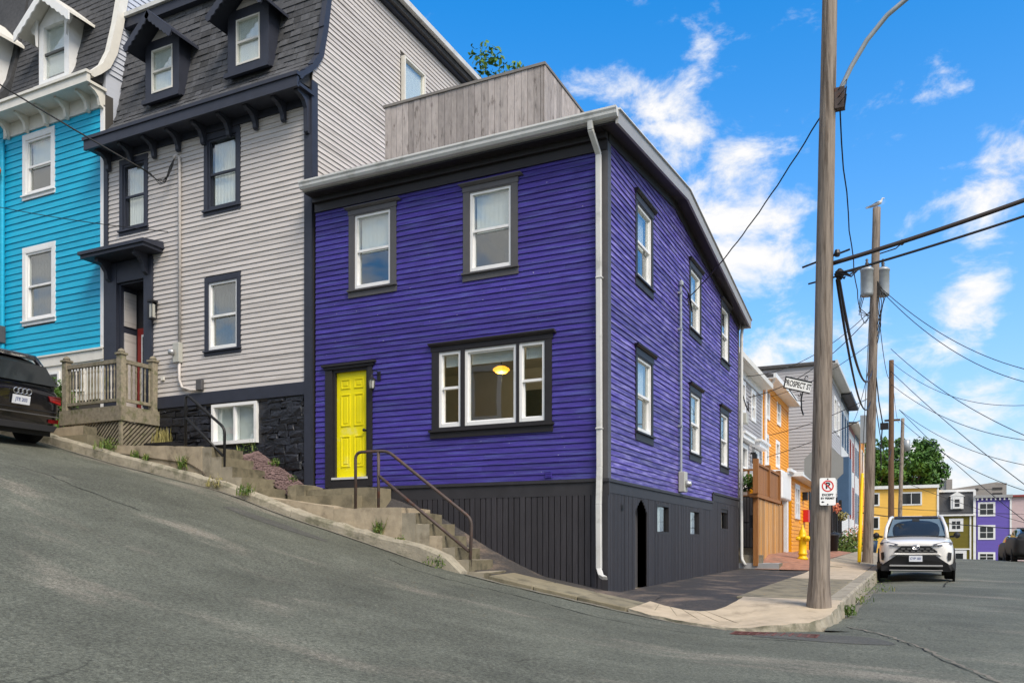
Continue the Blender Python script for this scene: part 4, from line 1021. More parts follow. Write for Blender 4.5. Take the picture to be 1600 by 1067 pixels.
# wooden porch of the grey house
pc = thing('porch', 'weathered wooden porch with baluster rail and lattice skirt at the grey house door', 'porch', (-10.9, -.5, 2.6))
MB().box(-11.78, -10.0, -.94, .0, 3.52, 3.585).build('deck', 'porchwood', pc)
MB().box(-11.82, -9.96, -.98, -.94, 3.28, 3.58).build('front_board', 'porchwood', pc)
MB().box(-10.0, -9.96, -.94, .0, 3.28, 3.582).build('side_board', 'porchwood', pc)
for x, y in ((-11.72, -.88), (-10.06, -.88), (-10.06, -.10)):
    p = MB(); p.box(x-.065, x+.065, y-.065, y+.065, 3.585, 4.62); po = p.build('post', 'porchwood', pc)
    MB().box(x-.09, x+.09, y-.09, y+.09, 4.62, 4.66).lathe([(.06, 0), (.075, .03), (.05, .07), (.01, .09)], (x, y, 4.66), 10).build('cap', 'porchwood', po)
for z0, z1 in ((3.68, 3.74), (4.46, 4.54)):
    MB().box(-11.65, -10.13, -.92, -.85, z0, z1).build('rail', 'porchwood', pc); MB().box(-10.10, -10.03, -.81, -.17, z0, z1).build('rail', 'porchwood', pc)
for k in range(16):
    x = -11.60 + k*.096; b = MB(); b.lathe([(.016, 0), (.016, .12), (.022, .16), (.014, .22), (.020, .4), (.014, .56), (.022, .6), (.016, .64), (.016, .72)], (x, -.885, 3.74), 6)
    b.build('baluster', 'paleslat' if k in (2, 5, 10, 13) else 'porchwood', pc)
for k in range(6):
    y = -.74 + k*.11; b = MB(); b.lathe([(.016, 0), (.016, .12), (.022, .16), (.014, .22), (.020, .4), (.014, .56), (.022, .6), (.016, .64), (.016, .72)], (-10.065, y, 3.74), 6)
    b.build('baluster', 'porchwood', pc)
MB().box(-11.74, -10.06, -.90, -.88, 2.5, 3.27).box(-10.06, -10.04, -.88, -.02, 2.5, 3.27).build('skirt_backing', 'soil', pc)
for k in range(-7, 20):
    x0 = -11.74 + k*.095; z0, z1 = 2.62, 3.28; xa, xb = x0, x0 + .66
    if xa < -11.76: z0 += (-11.76 - xa); xa = -11.76
    if xb > -10.02: z1 -= (xb + 10.02); xb = -10.02
    if xb - xa < .05: continue
    b = MB(); w = .024; b.hexa([(xa-w, -.935, z0), (xa+w, -.935, z0), (xa+w, -.915, z0), (xa-w, -.915, z0), (xb-w, -.935, z1), (xb+w, -.935, z1), (xb+w, -.915, z1), (xb-w, -.915, z1)])
    b.build('lattice_slat', 'porchwood', pc)
for k in range(-6, 10):
    y0 = -.92 + k*.095; z0, z1 = 2.62, 3.28; ya, yb = y0, y0 + .66
    if ya < -.94: z0 += (-.94 - ya); ya = -.94
    if yb > -.02: z1 -= (yb + .02); yb = -.02
    if yb - ya < .05: continue
    b = MB(); w = .024; b.hexa([(-10.02, ya-w, z0), (-10.0, ya-w, z0), (-10.0, ya+w, z0), (-10.02, ya+w, z0), (-10.02, yb-w, z1), (-10.0, yb-w, z1), (-10.0, yb+w, z1), (-10.02, yb+w, z1)])
    b.build('lattice_slat', 'porchwood', pc)
MB().box(-10.05, -9.985, -.955, -.90, 2.45, 3.28).build('skirt_post', 'porchwood', pc)

# ------------------------------------------------------------------ blue mansard house uphill
bh = thing('blue_house', 'bright turquoise clapboard townhouse with white trim and dark mansard roof', 'house', (-13.4, 3, 3))
BWN = [(-14.32, -13.42, 8.96, 10.22), (-14.32, -13.40, 6.02, 7.58)]
bw = wall_holes(MB(), A, -15.12, -11.65, 3.0, 10.7, BWN, -.2, 0).build('front_wall', 'interior_dark', bh)
MB().box(-15.1, -11.7, 2.4, 2.5, 3, 13.5).box(-15.1, -11.7, .2, 2.4, 8.0, 8.2).box(-15.1, -15.0, .2, 2.4, 3, 10.6).build('interior_walls', 'interior', bh)
clapboards(bw, A, -15.1, -11.76, 5.10, 10.42, .148, [(a-.1, b+.1, c-.1, d+.1) for a, b, c, d in BWN], 'blueboard')
MB().fb(A, -11.76, -11.655, .0, .04, 3.2, 10.45).build('corner_board', 'white', bh)
MB().fb(A, -15.12, -11.655, .0, .06, 4.86, 5.10).fb(A, -15.12, -11.655, .0, .09, 5.08, 5.12).fb(A, -15.12, -11.655, 0, .03, 4.0, 4.86).build('base_band', 'cream_white', bh)
MB().fb(A, -15.12, -11.655, .0, .05, 10.42, 10.75).build('frieze', 'cream_white', bh)
mb = MB(); mb.box(-15.2, -11.60, -.46, 0, 10.74, 10.80).box(-15.2, -11.56, -.52, -.44, 10.72, 10.90).box(-15.2, -11.54, -.56, -.42, 10.90, 10.96)
mb.build('cornice', 'cream_white', bh)
for x in (-14.9, -14.2, -13.5, -12.8, -12.1, -11.68):
    b = MB(); b.prism([(x-.04, y-.052, z) for y, z in [(0, 10.74), (-.32, 10.74), (-.34, 10.69), (-.22, 10.65), (-.12, 10.56), (-.08, 10.40), (0, 10.36)]], (.08, 0, 0)); b.build('bracket', 'cream_white', bh)
for i, w in enumerate(BWN): sash_window(bh, A, *w, 'white', cw=.12, head=.14, sill=.13, cap=False, curtain=('half', 'dark')[i])
for a0, a1 in ((-13.6, -13.1), (-12.9, -12.3)):
    f = MB().fb(A, a0, a1, .03, .07, 4.2, 4.72).build('basement_window', 'white', bh); MB().fb(A, a0+.06, a1-.06, .07, .075, 4.26, 4.66).build('glass_pane', 'car_glass', f)
MANB = [(10.9, -.42), (11.05, -.25), (11.3, -.02), (11.7, .16), (12.4, .32), (13.4, .5), (14.2, .62)]
mb = MB(); mb.prism([(-15.15, y, z) for z, y in MANB] + [(-15.15, 6, 14.2), (-15.15, 6, 11), (-15.15, .3, 11)], (3.42, 0, 0)); br = mb.build('mansard_roof', 'shingle', bh)
st = MB(); z = 10.93
while z < 13.9:
    x = -15.1
    while x < -11.8:
        x1 = min(x + random.choice((.18, .24, .3)), -11.76); ya, yb = interp(MANB, z), interp(MANB, z+.17); t = random.choice((.008, .014))
        if not (-14.0 < (x+x1)/2 < -12.8 and 11.4 < z < 13.2): st.hexa([(x, ya-t-.01, z), (x1, ya-t-.01, z), (x1, ya, z), (x, ya, z), (x, yb-.006, z+.17), (x1, yb-.006, z+.17), (x1, yb, z+.17), (x, yb, z+.17)])
        x = x1 + .006
    z += .135
st.build('shingles', 'shingle', br, stuff=True)
mb = MB()
for (z0, y0), (z1, y1) in zip(MANB, MANB[1:]):
    mb.hexa([(-11.74, y0-.10, z0), (-11.58, y0-.10, z0), (-11.58, y0+.10, z0), (-11.74, y0+.10, z0), (-11.74, y1-.10, z1), (-11.58, y1-.10, z1), (-11.58, y1+.10, z1), (-11.74, y1+.10, z1)])
mb.build('verge_trim', 'cream_white', bh)
mb = MB(); mb.prism([(-11.66, max(.02, y), z) for z, y in MANB] + [(-11.66, 6, 14.2), (-11.66, 6, 9), (-11.66, 0.02, 9)], (-.1, 0, 0)); bs = mb.build('side_wall', 'paleblue', bh)
clapboards(bs, FB(-11.66), .1, 6, 11.2, 14.1, .118, [], 'paleblue', limits=lambda z: (interp(MANB, z)+.1, 6), join=True)
F = FA(.0); c = -13.37
mb = wall_holes(MB(), F, c-.52, c+.52, 11.36, 12.8, [(c-.36, c+.36, 11.5, 12.72)], -.6, 0); mb.prism([F(c-.52, 0, 12.8), F(c+.52, 0, 12.8), F(c, 0, 13.25)], (0, .6, 0)); dm = mb.build('dormer', 'white', bh)
MB().fb(F, c-.36, c+.36, -.09, -.08, 11.5, 12.72).build('glass_pane', 'glass', dm); MB().fb(F, c-.36, c+.36, -.16, -.14, 11.5, 12.72).build('blind_or_reflection', 'blind_or_reflection', dm); MB().fb(F, c-.36, c+.36, -.08, -.03, 12.08, 12.13).build('sash', 'screen', dm)
MB().fb(F, c-.6, c+.6, 0, .08, 11.30, 11.37).build('sill', 'white', dm)
for s in (-1, 1):
    e = (c + s*.95, 12.55); p = (c, 13.28)
    MB().hexa([(e[0], -.3, e[1]), (p[0], -.3, p[1]), (p[0], .9, p[1]), (e[0], .9, e[1]), (e[0], -.3, e[1]+.06), (p[0], -.3, p[1]+.06), (p[0], .9, p[1]+.06), (e[0], .9, e[1]+.06)]).build('dormer_roof', 'cream_white', dm)
    ring = [(e[0], e[1]+.03), (p[0], p[1]+.03)]; n = 6; vx, vz = p[0]-e[0], p[1]-e[1]
    for k in range(n*2, -1, -1):
        q = k/(n*2); ring.append((e[0]+vx*q, e[1]+vz*q - (.20 if k % 2 else .165)))
    MB().prism([(x, -.33, z) for x, z in ring], (0, .03, 0)).build('bargeboard', 'white', dm)
    MB().prism([(c + s*.5, -.02, 12.9), (c + s*.72, -.02, 12.75), (c + s*.66, -.02, 12.62), (c + s*.55, -.02, 12.55), (c + s*.52, -.02, 12.3)], (0, -.06, 0)).build('bracket', 'white', dm)
MB().tube([(-15.10, -.08, 10.3), (-15.10, -.08, 4.3)], .05, 10).build('downspout', 'blueboard', bh)
bevel(MB().box(-15.25, -15.02, -.2, -.05, 5.55, 5.95).build('electric_meter', 'trim_grey', bh), .01, 1)

# next house uphill, only its edge shows
nh = thing('teal_house', 'teal house edge with white dormer at the far left, beyond the turquoise house', 'house', (-17.5, 3, 4))
mb = MB(); mb.box(-20, -15.16, .0, 6, 3, 11.0); nw = mb.build('wall', 'blueboard', nh)
clapboards(nw, A, -20, -15.18, 5.3, 10.9, .148, [], 'blueboard', join=True)
MB().box(-20, -15.16, -.5, .0, 11.0, 11.2).build('cornice', 'cream_white', nh)
mb = MB(); mb.prism([(-20, y, z+.3) for z, y in MANB] + [(-20, 6, 14.5), (-20, 6, 11.2), (-20, .3, 11.2)], (4.83, 0, 0)); mb.build('mansard_roof', 'shingle', nh)
dm = MB().box(-16.4, -15.35, -.05, .6, 11.6, 13.0).build('dormer', 'white', nh)
for s in (-1, 1):
    e = (-15.87 + s*.9, 12.75); p = (-15.87, 13.5)
    MB().hexa([(e[0], -.4, e[1]), (p[0], -.4, p[1]), (p[0], .9, p[1]), (e[0], .9, e[1]), (e[0], -.4, e[1]+.07), (p[0], -.4, p[1]+.07), (p[0], .9, p[1]+.07), (e[0], .9, e[1]+.07)]).build('dormer_roof', 'cream_white', dm)
MB().lathe([(.02, 0), (.10, .04), (.12, .14), (.08, .24), (.02, .28)], (-15.05, -.28, 9.45), 10).build('wall_float', 'orange_cloth', nh, True)

# ------------------------------------------------------------------ concrete steps along the hill street
def rough_block(name, x0, x1, y0, y1, z0, z1, m, parent, dz=0., j=.008):
    """a cast block with slightly uneven, chipped edges; dz tilts the top along x"""
    mb = MB(); nx, ny = max(2, int((x1-x0)/.18)), max(2, int((y1-y0)/.25)); top = {}
    for a in range(nx+1):
        for b in range(ny+1):
            e = a in (0, nx) or b in (0, ny)
            top[a, b] = len(mb.v); mb.v.append((x0+(x1-x0)*a/nx + (random.uniform(-j, j) if a in (0, nx) else 0), y0+(y1-y0)*b/ny + (random.uniform(-j, j) if b in (0, ny) else 0), z1 + dz*a/nx + random.uniform(-j, j)*.6 - (abs(random.gauss(0, j)) if e else 0)))
    for a in range(nx):
        for b in range(ny): mb.f.append((top[a, b], top[a+1, b], top[a+1, b+1], top[a, b+1]))
    rim = [(a, 0) for a in range(nx)] + [(nx, b) for b in range(ny)] + [(a, ny) for a in range(nx, 0, -1)] + [(0, b) for b in range(ny, 0, -1)]
    base = len(mb.v)
    for a, b in rim: mb.v.append((x0+(x1-x0)*a/nx, y0+(y1-y0)*b/ny, z0))
    for k in range(len(rim)):
        n2 = (k+1) % len(rim); mb.f.append((top[rim[k]], base+k, base+n2, top[rim[n2]]))
    o = mb.build(name, m, parent)
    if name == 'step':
        o.data.materials.append(MATS['concrete_riser_shaded'])
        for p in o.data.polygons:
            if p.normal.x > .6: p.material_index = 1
    return o
s1 = thing('concrete_steps', 'worn concrete steps climbing beside the charcoal plank base to the yellow door', 'steps', (-2.9, -1, .2))
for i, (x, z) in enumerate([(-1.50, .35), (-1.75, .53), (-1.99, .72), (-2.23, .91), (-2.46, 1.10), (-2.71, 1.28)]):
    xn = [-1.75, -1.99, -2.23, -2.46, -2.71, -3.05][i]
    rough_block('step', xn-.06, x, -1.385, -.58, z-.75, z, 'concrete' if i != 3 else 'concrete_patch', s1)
rough_block('landing', -4.32, -2.98, -1.385, -.52, .6, 1.37, 'concrete_patch', s1)
rough_block('landing', -6.12, -4.33, -1.385, -.84, .9, 1.64, 'concrete_patch', s1, dz=-.24)
rough_block('cheek_wall', -2.98, -1.9, -1.39, -1.30, .3, .70, 'concrete_patch', s1, dz=-.2)
st_ = thing('door_stoop', 'concrete stoop slab under the yellow door', 'stoop', (-4.9, -.3, 1.3))
rough_block('slab', -5.62, -4.08, -.52, -.06, 1.25, 1.78, 'concrete_old', st_)
rough_block('lower_step', -5.70, -4.38, -.83, -.525, 1.2, 1.64, 'concrete_old', st_)
rough_block('cheek_block', -6.0, -5.63, -.60, -.05, 1.4, 1.90, 'concrete_old', st_, dz=-.04, j=.03)
s2 = thing('concrete_steps', 'concrete steps with black handrail climbing in front of the grey house', 'steps', (-8, -1, 1.8))
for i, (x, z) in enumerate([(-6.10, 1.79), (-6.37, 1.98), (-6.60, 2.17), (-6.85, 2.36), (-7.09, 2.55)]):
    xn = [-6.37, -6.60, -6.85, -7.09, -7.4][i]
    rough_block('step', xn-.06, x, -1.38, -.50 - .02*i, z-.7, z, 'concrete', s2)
rough_block('landing', -9.62, -7.32, -1.385, -.45, 1.9, 2.72, 'concrete_patch', s2, dz=-.15)
s3 = thing('slab_steps', 'two weathered concrete slabs stepping up to the wooden porch behind the black car', 'steps', (-11.2, -1.2, 2.8))
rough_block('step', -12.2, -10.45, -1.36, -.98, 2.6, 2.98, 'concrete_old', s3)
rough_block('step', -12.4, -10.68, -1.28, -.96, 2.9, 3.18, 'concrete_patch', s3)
pb = thing('planter_box', 'black planter box with grass beside the porch lattice', 'planter', (-9.6, -.3, 2.7))
MB().box(-9.93, -9.15, -.45, -.10, 2.62, 2.86).build('box', 'bin_black', pb)
def grass_clump(mb, cx_, cy_, cz_, n, h, spread, lean=.5, w=.008):
    for _ in range(n):
        a = random.uniform(0, 6.28); r = spread*math.sqrt(random.random()); x, y = cx_+r*math.cos(a), cy_+r*math.sin(a); hh = h*random.uniform(.5, 1.1); b = random.uniform(0, 6.28); l = hh*lean*random.uniform(.2, 1)
        dx, dy = math.cos(b)*l, math.sin(b)*l; px, py = -math.sin(b)*w*random.uniform(.7, 1.6), math.cos(b)*w*random.uniform(.7, 1.6)
        i = len(mb.v); mb.v += [(x-px, y-py, cz_), (x+px, y+py, cz_), (x+dx*.45+px, y+dy*.45+py, cz_+hh*.6), (x+dx*.45-px, y+dy*.45-py, cz_+hh*.6), (x+dx, y+dy, cz_+hh)]
        mb.f += [(i, i+1, i+2, i+3), (i+3, i+2, i+4)]
def leaf_clump(mb, c, rad, n, s, squash=.8):
    for _ in range(n):
        v = Vector((random.gauss(0, 1), random.gauss(0, 1), random.gauss(0, 1))).normalized()*(random.random()**.45); p = Vector(c) + Vector((v.x*rad, v.y*rad, v.z*rad*squash))
        nrm = (v*.8 + Vector((random.gauss(0, .7), random.gauss(0, .7), random.gauss(.5, .6)))).normalized(); a = nrm.orthogonal().normalized(); a.rotate(Matrix.Rotation(random.uniform(0, 6.28), 3, nrm)); b = nrm.cross(a)
        k = s*random.uniform(.6, 1.3); i = len(mb.v)
        mb.v += [tuple(p - a*k), tuple(p - b*k*.5 + nrm*k*.1), tuple(p + a*k), tuple(p + b*k*.5 + nrm*k*.1)]; mb.f.append((i, i+1, i+2, i+3))
mb = MB(); grass_clump(mb, -9.6, -.27, 2.86, 60, .34, .2); mb.build('grass', 'drygrass', pb)
# weeds in the joints
for i, (x, y, z, n, h, sp, lb) in enumerate([
        (-3.42, -1.42, .92, 60, .30, .10, 'tallest bright green weed on the kerb beside the rusty handrail'), (-2.98, -1.45, .80, 30, .12, .10, 'low weed tuft just below the rusty handrail'),
        (-7.75, -1.42, 2.15, 60, .36, .10, 'bushy weed against the landing wall by the black handrail'), (-6.05, -1.62, 1.62, 60, .24, .16, 'spreading weed on the kerb below the grey house steps'),
        (-6.75, -1.62, 1.80, 45, .20, .2, 'dry weeds along the kerb at the black handrail foot'), (-9.75, -1.45, 2.62, 60, .20, .25, 'yellow green weeds on the kerb by the porch'),
        (-9.0, -1.45, 2.42, 35, .2, .09, 'upper small weed on the patched landing wall'), (-8.72, -1.45, 2.36, 30, .18, .08, 'lower small weed on the patched landing wall'),
        (-10.35, -.98, 2.70, 70, .28, .2, 'leafy weeds at the foot of the porch lattice'), (-2.2, -1.62, .46, 40, .1, .2, 'moss and weeds at the broken kerb end'),
        (-4.1, -1.5, 1.0, 30, .13, .08, 'small weed in the kerb joint left of the rusty handrail'), (3.55, .35, -.26, 90, .16, .14, 'grass tuft growing against the corner kerb'),
        (3.56, 3.0, -.22, 50, .1, .25, 'thin grass in the gutter along the pavement'), (3.56, 6.5, -.2, 70, .12, .5, 'grass strip in the gutter before the white car'),
        (-6.3, -.12, 1.95, 40, .16, .1, 'bright weed at the black stone wall foot'), (-6.75, -.12, 2.3, 40, .14, .12, 'middle weed at the black stone wall foot'), (-7.4, -.15, 2.6, 40, .14, .25, 'weeds under the white basement window')]):
    mb = MB(); grass_clump(mb, x, y, z, n//2, h, sp, .8, .006); leaf_clump(mb, (x, y, z+h*.3), sp*1.0, int(n*1.6), .021, .6); leaf_clump(mb, (x+sp*.3, y, z+h*.55), sp*.6, n, .018, 1.1)
    o = tag(mb.build('weed_tuft', 'weed' if 'dry' not in lb else 'drygrass'), lb, 'weed', 'weeds along the kerbs and walls')
    if sp >= .2: o['kind'] = 'stuff'
mb = MB(); leaf_clump(mb, (-12.6, -.6, 4.0), .55, 700, .07); grass_clump(mb, -12.6, -.7, 3.2, 60, .5, .4)
tag(mb.build('shrub', 'leaf'), 'green leafy shrub between the black car and the porch', 'shrub')

# handrails
def pipe_rail(name, label, m, paths, r):
    t = thing(name, label, 'handrail', paths[0][1][0])
    for nm, pts in paths: MB().tube(pts, r, 10).build(nm, m, t, True)
    return t
Y_ = -1.31
def rounded(pts, k=4, rad=.12):
    out = [Vector(pts[0])]
    for a, b, c in zip(pts, pts[1:], pts[2:]):
        a, b, c = Vector(a), Vector(b), Vector(c); p, q = b + (a-b).normalized()*rad, b + (c-b).normalized()*rad
        for i in range(k+1):
            t = i/k; out.append(p*(1-t)**2 + b*2*t*(1-t) + q*t*t)
    out.append(Vector(pts[-1])); return out
pipe_rail('handrail', 'rusty brown pipe handrail beside the steps to the yellow door', 'rail_rust', [
    ('top_rail', rounded([(-3.94, Y_, 1.30), (-3.94, Y_, 2.30), (-3.30, Y_, 2.29), (-1.74, Y_, 1.16), (-1.78, Y_, .25)])),
    ('post', [(-3.48, Y_, 1.3), (-3.48, Y_, 2.28)]), ('mid_rail', [(-3.47, Y_, 1.89), (-1.79, Y_, .66)])], .026)
pipe_rail('handrail', 'black pipe handrail beside the grey house steps', 'rail_black', [
    ('top_rail', rounded([(-7.81, Y_, 2.5), (-7.81, Y_, 3.58), (-6.84, Y_, 2.88), (-6.86, Y_, 1.80)])), ('mid_rail', [(-7.80, Y_, 3.13), (-6.87, Y_, 2.37)])], .026)

# storm drain by the corner
dr = thing('storm_drain', 'rusty storm drain grate sunk in the road at the kerb corner', 'drain', (2.95, -2.2, -.35))
dz_ = lambda x, y: road_z(x, y)
mb = MB(); x0, x1, y0, y1 = 2.42, 3.42, -2.42, -2.06
def sheet(mb, x0, x1, y0, y1, h): mb.hexa([(x0, y0, dz_(x0, y0)-.02), (x1, y0, dz_(x1, y0)-.02), (x1, y1, dz_(x1, y1)-.02), (x0, y1, dz_(x0, y1)-.02), (x0, y0, dz_(x0, y0)+h), (x1, y0, dz_(x1, y0)+h), (x1, y1, dz_(x1, y1)+h), (x0, y1, dz_(x0, y1)+h)])
sheet(mb, x0, x1, y0, y1, .005); mb.build('pit', 'hole', dr)
for k in range(5): m2 = MB(); sheet(m2, x0, x1, y0+.085*k, y0+.085*k+.02, .010); m2.build('bar', 'drain_rust', dr)
for k in range(11): m2 = MB(); sheet(m2, x0+.098*k, x0+.098*k+.022, y0, y1, .008); m2.build('bar', 'drain_rust', dr)

# ------------------------------------------------------------------ houses along the cross street
def row_house(name, label, X, y0, y1, zg, zt, wm, tm, wins, depth=7, eave='white', over=.3, e=.118, side=True, fm='white', rise=.6, cat='house', cornice=None):
    h = thing(name, label, cat, (X-depth/2, (y0+y1)/2, zg)); F = FB(X)
    mb = wall_holes(MB(), F, y0, y1, zg-1, zt, wins, -.15, 0); mb.box(X-depth, X-.15, y0, y0+.12, zg-1, zt).box(X-depth, X-.15, y1-.12, y1, zg-1, zt).box(X-depth, X-depth+.1, y0+.12, y1-.12, zg-1, zt).box(X-1.3, X-1.2, y0+.12, y1-.12, zg-1, zt)
    w = mb.build('wall', wm, h)
    clapboards(w, F, y0+.1, y1-.1, zg, zt, e, [(a-.08, b+.08, c-.08, d+.08) for a, b, c, d in wins], wm, join=True)
    if side: clapboards(w, FA(y0), X-depth, X-.08, zg, zt, e, [], wm, join=True)
    MB().fb(F, y0-.03, y0+.1, .0, .035, zg-.5, zt).build('corner_board', tm, h); MB().fb(F, y1-.1, y1, .0, .035, zg-.5, zt).build('corner_board', tm, h)
    r = MB(); r.prism([(X+over, y0-.15, zt), (X+over, y0-.15, zt+.12), (X-depth/2, y0-.15, zt+rise), (X-depth, y0-.15, zt+.1), (X-depth, y0-.15, zt)], (0, y1-y0+.15, 0)); rf = r.build('roof', 'roofing', h)
    MB().box(X, X+over, y0-.16, y1+.01, zt-.03, zt-.002).box(X+over, X+over+.1, y0-.17, y1+.02, zt-.02, zt+.15).build('eave', eave, rf)
    MB().fb(F, y0, y1, .0, .05, zt-.28, zt-.03).build('frieze', cornice or tm, h)
    for a, b, c, d in wins:
        m_ = MB(); fw = .07; m_.fb(F, a-.08, a+fw, -.1, .04, c-.05, d+.08).fb(F, b-fw, b+.08, -.1, .04, c-.05, d+.08).fb(F, a+fw, b-fw, -.1, .04, d-fw, d+.08).fb(F, a+fw, b-fw, -.1, .05, c-.05, c+fw).fb(F, a+fw, b-fw, -.08, .0, (c+d)/2-.03, (c+d)/2+.03)
        wi = m_.build('window', fm, h); MB().fb(F, a+fw, b-fw, -.06, -.05, (c+d)/2+.03, d-fw).build('glass_pane', 'glass_far', wi); MB().fb(F, a+fw, b-fw, -.07, -.06, c+fw, (c+d)/2-.03).build('glass_pane', 'glass_far', wi)
    return h
g2 = row_house('small_grey_house', 'soft grey clapboard house with white portico just behind the purple house', -.8, 11.6, 19.68, .6, 6.62, 'softgrey', 'white', [(15.3, 16.2, 5.2, 6.2), (17.45, 18.2, 5.2, 6.2), (15.2, 16.6, 2.7, 4.1)], e=.13, over=.32, eave='cream_white')
F = FB(-.8)
MB().fb(F, 14.9, 16.9, 0, .22, 4.25, 4.40).fb(F, 14.9, 16.9, 0, .28, 4.40, 4.48).build('window_hood', 'white', g2)
MB().fb(F, 17.5, 19.3, 0, .30, 4.25, 4.42).fb(F, 17.4, 19.4, 0, .38, 4.42, 4.50).build('door_hood', 'white', g2)
d = MB().fb(F, 17.9, 18.9, 0, .05, 2.1, 4.2).build('door', 'white', g2); MB().fb(F, 18.15, 18.65, .05, .055, 3.1, 3.9).build('glass_pane', 'car_glass', d)
lan = MB().box(-.72, -.56, 17.2, 17.36, 3.62, 3.95).box(-.8, -.6, 17.26, 17.30, 3.95, 4.02).build('wall_lantern', 'steel_dark', g2)
mb = MB(); mb.tube([(-.7, 15.0, 5.9), (-.55, 15.1, 5.3), (-.5, 15.3, 5.15), (-.55, 15.5, 5.5)], .02, 6); mb.build('service_leads', 'wire', g2)
bevel(MB().box(-.8, -.55, 15.2, 15.6, 4.75, 5.1).build('electric_meter', 'meterbox', g2), .02, 1)
oh = row_house('orange_house', 'bright orange clapboard house with narrow white windows behind the cedar fence', -.8, 19.72, 26.7, .5, 7.02, 'orange', 'orange', [(20.55, 21.35, 5.72, 6.86), (23.4, 24.3, 5.85, 6.86), (20.25, 21.1, 3.92, 5.0), (23.1, 24.0, 4.05, 5.05)], over=.45, eave='white', e=.13)
MB().tube([(-.35, 19.9, 7.05), (-.5, 20.0, 6.85), (-.72, 20.1, 6.7), (-.74, 20.1, 2.5)], .06, 8).build('downspout', 'white', oh)
F = FB(.6); mb = MB()
EW = [(17.95, 19.1, 1.75, 2.85)]
wall_holes(mb, F, 17.05, 24.2, -.2, 3.1, EW, -.15, 0); mb.box(-.8, .45, 17.05, 17.2, -.2, 3.1).box(-.6, -.5, 17.2, 24.2, -.2, 3.1); ex = mb.build('front_extension', 'orange', oh)
clapboards(ex, F, 17.05, 22.0, .4, 3.05, .13, [(17.85, 19.2, 1.65, 2.95)], 'orange', join=True)
MB().box(-.9, 1.0, 16.9, 24.3, 3.1, 3.25).build('extension_roof', 'white', oh)
for a, b, c, d in EW:
    m_ = MB(); fw = .09; m_.fb(F, a-.06, a+fw, -.1, .04, c-.05, d+.08).fb(F, b-fw, b+.06, -.1, .04, c-.05, d+.08).fb(F, a+fw, b-fw, -.1, .04, d-fw, d+.08).fb(F, a+fw, b-fw, -.1, .06, c-.05, c+fw).fb(F, a+fw, b-fw, -.08, 0, (c+d)/2-.04, (c+d)/2+.04).fb(F, (a+b)/2-.12, (a+b)/2+.12, -.08, .02, c+fw, d-fw)
    wi = m_.build('window', 'white', oh); MB().fb(F, a+fw, b-fw, -.07, -.06, c+fw, d-fw).build('glass_pane', 'glass_far', wi)
MB().fb(F, 22.2, 23.6, .0, .03, .6, 2.9).build('door', 'bin_black', oh)
mbx = MB().fb(F, 20.2, 20.75, .02, .2, 1.65, 2.1).build('mailbox', 'red', oh)
MB().fb(F, 20.0, 20.3, .02, .2, 2.45, 2.75).build('wall_lantern', 'steel_dark', oh)
MB().fb(FB(.62), 16.0, 24, .0, .12, 3.2, 3.3).build('gutter', 'white', oh)
pw = thing('porch_canopy', 'white boxed canopy on a post between cedar fence and orange wall', 'canopy', (.3, 16, .5))
bevel(MB().box(-.3, .62, 14.9, 17.0, 2.25, 3.16).build('panel_box', 'white', pw), .06, 3)
MB().box(.40, .56, 16.4, 16.7, .3, 2.25).build('post', 'white', pw)
MB().box(.1, .55, 15.2, 16.3, 3.161, 3.2).build('top_trim', 'gutter', pw)
wg = row_house('white_gable_house', 'tall pale grey sided house whose blank side wall rises above the orange house', .5, 30.0, 38.4, .6, 9.45, 'palegrey', 'palegrey', [(31.6, 32.6, 6.9, 8.6), (34.5, 35.6, 6.9, 8.6), (36.6, 37.6, 6.9, 8.6), (31.6, 32.6, 3.6, 5.4), (34.5, 35.6, 3.6, 5.4)], depth=9, over=.45, rise=.15, eave='gutter', e=.15)
MB().box(-8.6, .55, 29.9, 29.99, 9.45, 9.62).build('roof_trim', 'eave_grey', wg)
MB().fb(FB(.5), 36.2, 38.3, .0, .6, 2.5, 5.6).build('bay', 'bluetrim', wg)
row_house('bracketed_house', 'white house with navy bay and bracketed eave next beyond the pale grey house', .5, 38.5, 44.6, .3, 9.35, 'white', 'bluetrim', [(39.3, 40.3, 6.6, 8.5), (41.2, 42.2, 6.6, 8.5), (43., 44., 6.6, 8.5), (39.3, 40.3, 3.2, 5.2), (43., 44., 3.2, 5.2)], depth=9, over=.5, rise=.2, eave='navy', fm='bluetrim', cornice='navy', side=False)
row_house('red_trim_house', 'white and red house with sloping eave in the middle of the row', .5, 44.7, 50.0, .0, 8.5, 'white', 'redtrim', [(45.6, 46.6, 5.8, 7.6), (48., 49., 5.8, 7.6), (45.6, 46.6, 2.6, 4.6), (48., 49., 2.6, 4.6)], depth=9, over=.5, rise=.4, eave='cream_white', fm='redtrim', side=False)
row_house('blue_trim_house', 'white house with slate blue trim near the end of the row', .5, 50.1, 55.0, -.4, 8.6, 'white', 'bluetrim', [(51., 52., 5.8, 7.6), (53.2, 54.2, 5.8, 7.6), (51., 52., 2.4, 4.4), (53.2, 54.2, 2.4, 4.4)], depth=9, over=.4, rise=.3, eave='gutter', fm='bluetrim', side=False)
row_house('brick_orange_house', 'narrow orange topped house at the end of the row', .6, 55.2, 60.0, -.6, 9.4, 'orange', 'cream_white', [(56.2, 57.2, 6.2, 8.), (58.2, 59.2, 6.2, 8.), (56.2, 57.2, 2.4, 4.4)], depth=9, over=.3, rise=.2, eave='cedar_dark', side=True)

